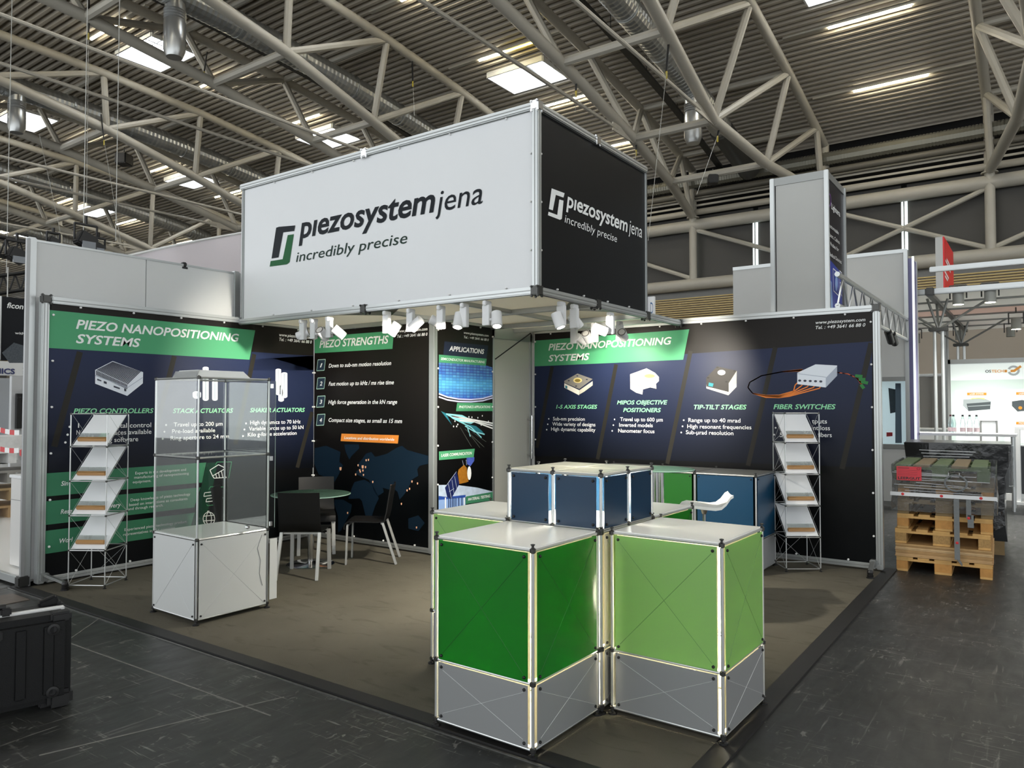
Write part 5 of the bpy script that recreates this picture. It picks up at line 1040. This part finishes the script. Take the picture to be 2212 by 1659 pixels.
# ================================================================== FAR RIGHT STAND
XO = 13.0; PO = Plane('x', XO-.002)
a = onX(2053, 790, XO); zt = onX(2053, 783, XO).z; zb = onX(2053, 958, XO).z
t = thing('lightbox_wall', 'glowing white backlit wall with orange and grey logo at the far right', 'lightbox', (XO, -1.6, 0))
LB = mat('backlit_white_print', '#e6efec', .4, emit=.14); LB2 = mat('backlit_mint_print', '#c6d6cf', .4, emit=.1)
MB().box(XO, XO+.1, -3.6, a.y, zb, zt-.03).build('lit_face', LB, t); MB().box(XO-.02, XO+.12, -3.6, a.y+.04, zt-.03, zt+.05).build('top_profile', ALUD, t); MB().box(XO-.02, XO+.12, a.y, a.y+.05, 0, zt+.05).build('side_profile', ALUD, t)
MB().box(XO-.4, XO+.1, -3.6, a.y-.02, .1, zb).build('plinth', mat('anthracite_counter', '#3c3f42', .5), t); MB().box(XO-.45, XO+.12, -3.6, a.y+.02, 0, .12).build('base_step', WHT, t)
prnt(PO, [(2054, 822), (2212, 819), (2212, 960), (2056, 960)], LB2, t, .001); CARDM = mat('backlit_card', '#e9f0ed', .4, emit=.16)
prnt(PO, [(2063, 843), (2157, 841), (2158, 898), (2065, 899)], CARDM, t, .002); prnt(PO, [(2168, 841), (2212, 840), (2212, 897), (2169, 898)], CARDM, t, .002); prnt(PO, [(2065, 905), (2158, 904), (2159, 958), (2066, 958)], CARDM, t, .002); prnt(PO, [(2170, 904), (2212, 903), (2212, 958), (2170, 958)], CARDM, t, .002)
OE = mat('backlit_orange', '#d08a25', .4, emit=.05); GEm = mat('backlit_grey', '#a3aaad', .4, emit=.05); DE = mat('dark_device_print', '#4c5356', .4, emit=.05)
text(PO, 'OS', 2128.4, 804.8, 2141, 804.7, 5.8, mat('black_letter', '#23282c', .5), t, 0, .02); text(PO, 'TECH', 2142, 804.7, 2168, 804.3, 5.8, OE, t, 0, .02); prnt(PO, [(2169.5, 799), (2175.5, 798.8), (2175.5, 804.2), (2169.5, 804.4)], OE, t, .004)
lines(PO, [ell(2189.5, 800.5, 11, 9, 20, 200, 520)], .035, GEm, t, .004); prnt(PO, [(2183, 799), (2190, 798.5), (2204, 789), (2207, 793), (2192, 803.5), (2183, 804)], OE, t, .006)
for u, v, s in ((2110, 851, 'LASER SYSTEMS'), (2216, 850, 'LASER DIODES'), (2216, 914, 'MODULES')): prnt(PO, [(u-21, v-2.8), (u+21, v-2.9), (u+21, v+2.8), (u-21, v+2.9)], OE, t, .004); text(PO, s, u-15, v+1.6, u+15, v+1.5, 3.2, TW, t, 0, .02, .006)
prnt(PO, [(2081, 863), (2125, 860), (2141, 867), (2139, 884), (2092, 888), (2080, 876)], mat('silver_device_print', '#9aa3a4', .4, emit=.1), t, .004); prnt(PO, [(2088, 872), (2140, 868), (2139, 884), (2092, 888)], DE, t, .005); lines(PO, [ell(2112, 862.5, 15, 2.4, 14, 180, 360)], .012, mat('lime_print', '#cbe04a', .4, emit=.4), t, .006); lines(PO, [[(2091, 878), (2139, 875)]], .012, mat('silver_device_print', '#9aa3a4'), t, .006)
prnt(PO, [(2186, 867), (2208, 864), (2230, 868), (2230, 886), (2198, 889), (2186, 877)], DE, t, .004); dots(PO, [(2204, 881)], .03, OE, t, .006)
t = thing('white_high_table', 'white slab-legged high table before the anthracite counter at the right edge', 'table', (XO-.9, -2, 0)); x = 12.0; p0 = onX(2191, 922, x); p1 = onX(2205, 1045, x)
MB().box(x, x+.5, -3.2, p0.y, p0.z-.05, p0.z).build('table_top', WHT, t, bevel=.004); MB().box(x, x+.5, p1.y, p0.y, .04, p0.z-.05).build('slab_leg', WHT, t); MB().box(x-.05, x+.55, -3.2, p0.y+.05, 0, .045).build('base_plate', WHT, t)
t = thing('notice_frame', 'small grey-framed notice stand before the lightbox wall', 'notice stand', (12.6, -1.35, 1.0)); q = onX(2119, 911, 12.6); q2 = onX(2153, 945, 12.6); MB().box(12.6, 12.62, q2.y, q.y, .95, q.z).build('sheet', mat('glowing_paper_white', '#eef0ee', .5, emit=.25), t)  # the paper sheet is brightened by a glow of its own
m = MB(); m.box(12.58, 12.63, q.y-.01, q.y+.02, .95, q.z+.02).box(12.58, 12.63, q2.y-.02, q2.y+.01, .95, q.z+.02).box(12.58, 12.63, q2.y, q.y, q.z-.005, q.z+.02); m.build('frame', ALUD, t)
t = thing('bar_table', 'white table carrying the water bottles behind the black wrapped box', 'table', (11, -.9, 0)); zt_ = onX(2080, 936, 11).z
MB().box(10.9, 11.5, -1.6, .1, zt_-.04, zt_).build('table_top', WHT, t, bevel=.004)
for x, y in ((10.95, -1.55), (11.45, -1.55), (10.95, .05), (11.45, .05)): MB().tube((x, y, 0), (x, y, zt_-.04), .025, 8).build('leg', ALU, t)
BOT = glassmat('clear_bottle', (.86, .92, .93), .12); names = ('leftmost of the clear water bottles on the white table', 'second clear water bottle from the left, close to the first', 'third clear water bottle, just right of the gap', 'fourth clear water bottle', 'rightmost clear water bottle')
for u, lb in zip((2054, 2060, 2080, 2095, 2110), names):
    c = onX(u, 936, 11.05+(.12 if u == 2054 else 0)); c.z = zt_; t = thing('water_bottle', lb, 'bottle', tuple(c), group='water bottles on the white table'); m = MB()
    m.lathe([(.038, .0), (.04, .01), (.04, .09), (.036, .11), (.04, .13), (.04, .16), (.03, .21), (.014, .25), (.013, .27)], c, 14); m.build('bottle_body', BOT, t, smooth=True)
    MB().lathe([(.016, .268), (.016, .295), (.001, .297)], c, 12).build('cap', mat('dark_cap', '#30363a', .5) if u != 2054 else mat('maroon_cap', '#5c2530', .5), t); MB().lathe([(.0408, .025), (.0408, .088)], c, 14).build('bottle_label', mat('pale_pink_label', '#e0c9cb', .5), t)
# canopy
t = thing('stand_canopy', 'white slatted canopy roof on branching silver columns at the far right', 'canopy', (13, -1.5, 0)); zc = 3.55; CN = mat('white_canopy_slat', '#e4e4e0', .6, trans=.8); x0_ = 10.6
A0 = onZ(2010, 632, zc); 
x0_ = onZ(2007, 631, zc).x
for i in range(6):
    xa = x0_+i*1.25; MB().box(xa, xa+1.2, -3.9, .75, zc-.02, zc).build('canopy_panel', CN if i != 2 else mat('pinkish_canopy_slat', '#e4d4cc', .6, trans=.8), t); MB().box(xa-.03, xa+.01, -3.9, .75, zc-.05, zc+.01).build('slat_rail', ALUD, t)
for (x, y0, y1, z) in ((x0_, -3.9, .75, zc), (x0_+.5, -3.9, onZ(2030, 605, zc+.5).y, zc+.45)): MB().box(x-.05, x+.03, y0, y1, z-.04, z+.05).build('beam', ALU, t, bevel=.01)
for y in (A0.y, A0.y-1.9): MB().box(x0_, x0_+7.4, y-.04, y+.04, zc-.08, zc).build('beam', ALUD, t); MB().cbox((x0_-.01, y, zc), .14, .14, .14).build('node_connector', CONN, t, bevel=.02)
for (u, v, X) in ((2030, 712, x0_+.9), (2078, 745, x0_+5.2)):
    p = onX(u, v, X); MB().tube((X, p.y-.04, 0), (X, p.y-.04, p.z), .03, 10).build('column', ALU, t, smooth=True); MB().tube((X, p.y+.08, 0), (X, p.y+.08, p.z), .03, 10).build('column', ALU, t, smooth=True); MB().cbox((X, p.y+.02, p.z), .2, .3, .06).build('column_cap', CONN, t, bevel=.01)
    for dx, dy in ((-.2, .15), (.3, .05), (.0, -.15), (0, .75), (0, -.85)): MB().tube((X, p.y+.02, p.z), (X+dx, p.y+.02+dy, zc-.02), .022, 6).build('branch', ALUD, t)
for i, (u, v, lit, lb) in enumerate(((2070, 645, 1, 'lit grey bracket spotlight under the canopy front beam, left one'), (2139, 640, 1, 'lit grey bracket spotlight under the canopy front beam, right one'), (2195, 700, 1, 'lit bracket spotlight near the right edge under the canopy'), (1979, 732, 0, 'small unlit bracket spotlight left of the canopy column'), (2183, 718, 0, 'small unlit bracket spotlight below the canopy near the right edge'), (2072, 725, 0, 'small unlit bracket spotlight behind the second canopy column'))):
    X = x0_+.1 if i < 2 else x0_+(3 if i == 2 else 6.2); c = onX(u, v, X); t = thing('canopy_spotlight', lb, 'spotlight', tuple(c)); MB().tube(c+Vector((0, 0, .12)), c+Vector((0, 0, -.1)), .085, 12).build('lamp_can', mat('grey_can', '#96978f', .4), t, smooth=True)
    m = MB(); m.tube(c+Vector((0, .12, 0)), c+Vector((0, .12, .22)), .012, 5).tube(c+Vector((0, -.12, 0)), c+Vector((0, -.12, .22)), .012, 5).tube(c+Vector((0, .12, .22)), c+Vector((0, -.12, .22)), .012, 5); m.tube(c+Vector((0, 0, .22)), (c.x, c.y, zc-.02), .012, 5); m.build('bracket', CONN, t)
    if lit: lamp('lamp_light', 'SPOT', c+Vector((0, 0, -.2)), t, 120, (1, .97, .9), c+Vector((0, 0, -2)), .05, 120, .8)
    if lit: MB().lathe([(.075, 0), (.001, -.004)], c+Vector((0, 0, -.102)), 12).build('lens', LENS, t)
t = thing('red_sign', 'slim grey tower with a red side face and white strokes rising above the canopy', 'sign tower', (14, .3, 0)); X = 16; a = onX(2020, 513, X); b = onX(2036, 512, X); xe2 = onY(2056, 541, b.y).x
zr_ = onX(2040, 622, X).z; MB().box(X, X+.05, b.y, a.y, zr_, a.z).build('grey_face', PNL, t); MB().box(X, min(xe2, X+2.5), b.y-.03, b.y, zr_, a.z).build('red_face', mat('red_face', '#d8121c', .4), t, label='red face'); MB().box(X+.05, X+1.4, b.y, a.y, zr_, a.z-.05).build('body', PNL, t); MB().tube((X+1.2, (a.y+b.y)/2, 0), (X+1.2, (a.y+b.y)/2, zr_+.1), .05, 10).build('mast', ALUD, t)
PRD = Plane('y', b.y-.032); lines(PRD, [[(2042, 562), (2051, 580)], [(2045, 560), (2052, 575)], [(2040, 585), (2049, 602)], [(2046, 574), (2053, 588)], [(2041, 596), (2047, 606)]], .05, TW, t)
t = thing('white_sign', 'white sign with a blue letter right of the black fascia side above the banner wall', 'sign', (16, 7, 3.2)); X = 20; q = onX(1413, 640, X); q2 = onX(1397, 681, X); MB().box(X, X+.1, q.y, q2.y+.5, 0.1, q.z).build('sign_board', TW, t); MB().box(X-.15, X-.02, q2.y-.0, q2.y+.6, 0, onX(1400, 620, X).z).build('violet_board', mat('violet_board', '#4b3f8f', .5), t)
text(Plane('x', X-.16), 'D', 1405, 678, 1411, 677, 26, mat('blue_letter', '#2c5f8f', .5), t)
# drapes and low white furniture under the canopy
t = thing('grey_drape', 'grey drape partition hanging under the canopy between the columns', 'drape', (19, .2, 0)); m = MB(); vs = []; fs = []
for i in range(30): y = -1.4+i*.12; vs += [(18+.06*math.sin(i*1.9), y, .1), (18+.06*math.sin(i*1.9), y, 2.35)]
for i in range(29): fs.append((2*i, 2*i+2, 2*i+3, 2*i+1))
m.add(vs, fs); m.build('drape_cloth', mat('grey_drape_cloth', '#8a8781', .8), t, smooth=True); MB().tube((18, -1.5, 2.38), (18, 2.2, 2.38), .04, 8).build('drape_rod', WHT, t)
t = thing('white_sideboard', 'low white sideboard before the grey drape', 'sideboard', (14.5, -.2, 0)); MB().box(15.2, 15.7, -1.3, 1.2, 0.05, 1.12).build('sideboard_body', WHT, t, bevel=.01); MB().box(15.18, 15.72, -1.32, 1.22, 1.12, 1.15).build('sideboard_top', WHT, t); MB().box(15.19, 15.2, -.4, -.395, .1, 1.1).build('door_gap', ALUD, t)
# ================================================================== PALLET STACK
PXO = Vector((5.36, -.722, 0)); ux = Vector((.03, -.79, 0)).normalized(); ANG = math.atan2(ux.y, ux.x)   # local x = along the short front, local y = away
WOOD = mat('pallet_pine', '#c39a5c', .7, noise=.35, nscale=9, bump=.3, bscale=60); WOODL = mat('pallet_pine_block', '#b88546', .75, noise=.3, nscale=25); WOODG = mat('green_stained_pallet', '#55683f', .7, noise=.35, nscale=6); WOODD = mat('aged_pallet', '#86704c', .75, noise=.35, nscale=8)
CH = {}
def pallet(label, z, mtop, mblk, dx=0, dy=0, da=0, key='a', alt=None):
    L, Wd = 1.2, .8
    t = thing('pallet', label, 'pallet', tuple(PXO+Vector((math.cos(ANG)*dx-math.sin(ANG)*dy, math.sin(ANG)*dx+math.cos(ANG)*dy, z))), ANG+da, 'stack of wooden pallets', local=True)
    def part(nm, bxs, mm):
        for i, b in enumerate(bxs):
            k = (nm, i, mm.name)
            if k not in CH: o = MB().box(*b).build(nm, mm, t, bevel=.003); CH[k] = o.data
            else: o = bpy.data.objects.new(nm, CH[k]); COL.objects.link(o); o.parent = t
    if alt: 
        part('deck_board', [(Wd*i/5+.01, Wd*i/5+.145, 0, L, .122, .144) for i in range(0, 5, 2)], mtop); part('deck_board', [(Wd*i/5+.01, Wd*i/5+.1451, 0, L, .122, .144) for i in range(1, 5, 2)], alt)
    else: part('deck_board', [(a, a+w_, 0, L, .122, .144) for a, w_ in ((0, .145), (.185, .1), (.3275, .145), (.515, .1), (.655, .145))], mtop)
    part('stringer_board', [(0, Wd, y, y+.145, .1, .122) for y in (0, .5275, 1.055)], mtop)
    part('block', [(x, x+w_, y, y+.145, .022, .1) for x, w_ in ((0, .1), (.3275, .145), (.7, .1)) for y in (0, .5275, 1.055)], mblk)
    part('bottom_board', [(x, x+w_, 0, L, 0, .022) for x, w_ in ((0, .1), (.3275, .145), (.7, .1))], mtop); return t
pallet('bottom pallet of the wooden stack, thick end blocks on the floor', 0, WOOD, WOODL)
for i, (c, lb) in enumerate((('#b99566', 'lowest'), ('#a98555', 'second'), ('#c2a275', 'third'), ('#b08d5c', 'topmost'))):
    t = thing('wooden_board', 'thin wooden cover board, %s of four lying on the bottom pallet' % lb, 'board', tuple(PXO+Vector((0, 0, .145+.031*i))), ANG, 'cover boards on the bottom pallet', local=True); m = MB()
    m.box(-.01+.006*(i % 2), .81-.008*(i % 2), -.012+.005*i, 1.2, 0, .012).box(-.006, .8, -.01, 1.19, .0125, .030); m.build('board_sheet', mat('board_ply_%d' % i, c, .65, noise=.25, nscale=14), t, bevel=.002)
pallet('second pallet from below with chipboard blocks, open slots', .27, WOOD, mat('chipboard_block', '#a5824f', .8, noise=.5, nscale=60), -.01, .01)
pallet('third pallet from below, pale orange blocks', .416, WOOD, WOODL, .01, .02, .01)
pallet('fourth pallet, dark behind stretch film below the white tape band', .562, WOODD, WOODD, .015, .02)
pallet('fifth pallet behind stretch film above the white tape band', .708, WOODD, WOODL, .02, .03)
pallet('top pallet with green stained boards under stretch film', .900, WOODG, WOODG, -.01, .01, alt=mat('brown_stained_board', '#7c6a4b', .7, noise=.3, nscale=8))
MBX = lambda x, y, z: PXO+Vector((math.cos(ANG)*x-math.sin(ANG)*y, math.sin(ANG)*x+math.cos(ANG)*y, z))
MB().box(.1, .7, .1, 1.1, .146, .190).build('packing_layer', WOODD, bpy.data.objects['pallet.004'])
FILM = glassmat('stretch_film', (.80, .81, .81), .16, .12, frost=.06, fcol=(.8, .82, .82), bump=.9, bscale=9)
t = thing('stretch_film', 'crinkled transparent stretch film wrapped round the upper pallets', 'stretch film', tuple(PXO), ANG, local=True); m = MB(); vs = []; fs = []
ring = [(-.03, -.03), (.15, -.035), (.4, -.03), (.65, -.035), (.84, -.03), (.85, .2), (.84, .6), (.85, 1.0), (.84, 1.235), (.4, 1.24), (-.03, 1.235), (-.035, .8), (-.03, .4)]
zsf = [.60, .68, .76, .84, .92, 1.0, 1.055]; n = len(ring); random.seed(3)
for z in zsf:
    for x, y in ring: j = .012 if z < 1.05 else .0; vs.append((x+random.uniform(-j, j), y+random.uniform(-j, j), z+random.uniform(-.01, .01)))
for k in range(len(zsf)-1):
    for i in range(n): fs.append((k*n+i, k*n+(i+1) % n, (k+1)*n+(i+1) % n, (k+1)*n+i))
m.add(vs, fs); m.build('film_wrap', FILM, t, smooth=True)
m = MB()
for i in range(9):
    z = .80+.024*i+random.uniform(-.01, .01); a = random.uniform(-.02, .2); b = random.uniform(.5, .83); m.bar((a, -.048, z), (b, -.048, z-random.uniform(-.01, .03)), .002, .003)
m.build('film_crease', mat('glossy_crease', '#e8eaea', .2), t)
MB().box(-.04, .845, -.052, -.046, .742, .778).build('tape_band', mat('white_tape_band', '#dcdddd', .3), t, label='white band with red marks'); MB().box(.842, .85, -.05, 1.2, .735, .77).build('tape_band', mat('white_tape_band', '#dcdddd', .3), t)
for x in (.07, .4, .72): MB().lathe([(.014, 0), (.001, .002)], (x, -.053, .76), 10, Matrix.Rotation(math.pi/2, 3, 'X')).build('red_mark', RD, t)
t = thing('red_sign_sheet', 'red paper sheet lettered in black on the wrapped pallet stack', 'paper sign', tuple(PXO), ANG, local=True); MB().box(.02, .235, -.056, -.053, .895, 1.03).build('sheet', mat('red_paper', '#c9323c', .5), t)
vs_, fs_ = glyphs('LEERGUT', 0, .03); mx_ = max(v.x for v in vs_); m = MB(); m.add([(.03+v.x/mx_*.195, -.0575, .905+v.y*.035) for v in vs_], fs_); m.build('lettering', mat('black_ink', '#1a1014', .5), t)
m = MB()
for z, a, b in ((1.012, .03, .13), (.992, .03, .2), (.975, .03, .2), (.958, .03, .2), (.945, .03, .2)): m.box(a, b, -.0575, -.0565, z, z+(.005 if z > 1 else .0015))
m.build('form_lines', mat('black_ink', '#1a1014', .5), t); m = MB(); m.path([(.21+.013*math.cos(q), -.057, 1.012+.013*math.sin(q)) for q in [i*math.pi/6 for i in range(13)]], .0012, 4); m.build('round_mark', mat('black_ink', '#1a1014', .5), t)
t = thing('lashing_strap', 'grey lashing strap hanging down the front of the pallet stack', 'strap', tuple(PXO), ANG, local=True); SG = mat('grey_webbing', '#6f7272', .7, noise=.2, nscale=60)
MB().box(.50, .545, -.066, -.062, .17, .74).build('strap_band', SG, t); MB().bar((.5225, -.06, .18), (.56, -.03, .12), .045, .004, (1, 0, 0)).build('strap_end', SG, t); MB().box(.60, .64, -.064, -.060, .56, .74).build('strap_band', SG, t); MB().box(.61, .66, -.064, -.060, .48, .60).build('strap_band', SG, t)
m = MB(); m.path([(.52+.09*math.cos(q), -.063, .89+.075*math.sin(q)) for q in [i*math.pi/8 for i in range(17)]], .01, 6); m.build('strap_loop', SG, t); m = MB(); m.path([(.46, -.065, .95), (.55, -.065, .95), (.55, -.065, .99), (.46, -.065, .99), (.46, -.065, .95)], .004, 5); m.build('buckle', CHR, t)
for x, z in ((.523, .33), (.62, .57)): MB().lathe([(.013, 0), (.001, .002)], (x, -.067, z), 10, Matrix.Rotation(math.pi/2, 3, 'X')).build('red_mark', RD, t)
# second, rear stack with black wrapped box and timber crate
def rear(x, y): return PXO+Vector((math.cos(ANG)*x-math.sin(ANG)*y, math.sin(ANG)*x+math.cos(ANG)*y, 0))
t = thing('wrapped_box', 'large black film-wrapped box behind the green topped pallets', 'wrapped box', tuple(rear(.1, 1.45)), ANG, local=True); m = MB()
a = [(-.09, 0, .06), (.78, 0, .06), (.80, .8, .06), (-.09, .8, .06)]
m.box(-.12, .80, .02, .85, .16, 1.20).build('wrapped_load', mat('black_film', '#141617', .18, bump=.9, bscale=7), t, bevel=.02) if False else None
mb_ = MB(); N = 10; vs = []; fs = []; random.seed(5)
for k in range(7):
    z = .15+.175*k; sh = -.06*(6-k)/6 if k > 3 else -.06
    for (x, y) in [(-.15, 0), (.1, -.01), (.35, .0), (.6, -.01), (.88, 0), (.88, .4), (.88, .8), (.35, .8), (-.15, .8), (-.15, .4)]: vs.append((x*(.93 if k < 5 else 1)+random.uniform(-.012, .012), y+random.uniform(-.012, .012), z))
n = 10
for k in range(6):
    for i in range(n): fs.append((k*n+i, k*n+(i+1) % n, (k+1)*n+(i+1) % n, (k+1)*n+i))
fs += [tuple(range(n)), tuple(6*n+i for i in range(n))]; mb_.add(vs, fs); mb_.build('wrapped_load', mat('black_film', '#141617', .16, bump=.8, bscale=6), t)
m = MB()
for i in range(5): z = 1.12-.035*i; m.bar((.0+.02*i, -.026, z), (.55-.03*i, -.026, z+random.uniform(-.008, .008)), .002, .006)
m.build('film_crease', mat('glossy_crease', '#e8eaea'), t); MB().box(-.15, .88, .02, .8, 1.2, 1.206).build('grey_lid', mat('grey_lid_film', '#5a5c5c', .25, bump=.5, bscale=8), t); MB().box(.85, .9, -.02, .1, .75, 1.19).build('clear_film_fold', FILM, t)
MB().box(-.1, .8, 0, .8, .0, .15).build('pallet_base', WOODD, t)
t = thing('timber_crate', 'pale timber crate at the right of the wrapped stacks', 'crate', tuple(rear(.66, 1.6)), ANG, local=True)
CP = mat('crate_plywood', '#c2a06a', .65, noise=.2, nscale=5)
MB().box(.08, .22, 0, 1.1, .14, 1.0).build('crate_body', CP, t); 
for y in (0, .5, 1.02): MB().box(.06, .24, y, y+.08, 0.0, 1.0).build('batten', WOOD, t, bevel=.003)
for z in (.14, .62): MB().box(.06, .24, -.02, .0, z, z+.1).build('batten', WOOD, t, bevel=.003)
MB().box(.04, .26, -.02, 1.1, 1.0, 1.03).build('lid', CP, t); MB().box(.1, .25, -.03, -.02, .62, 1.18).build('film_wrap', FILM, t)
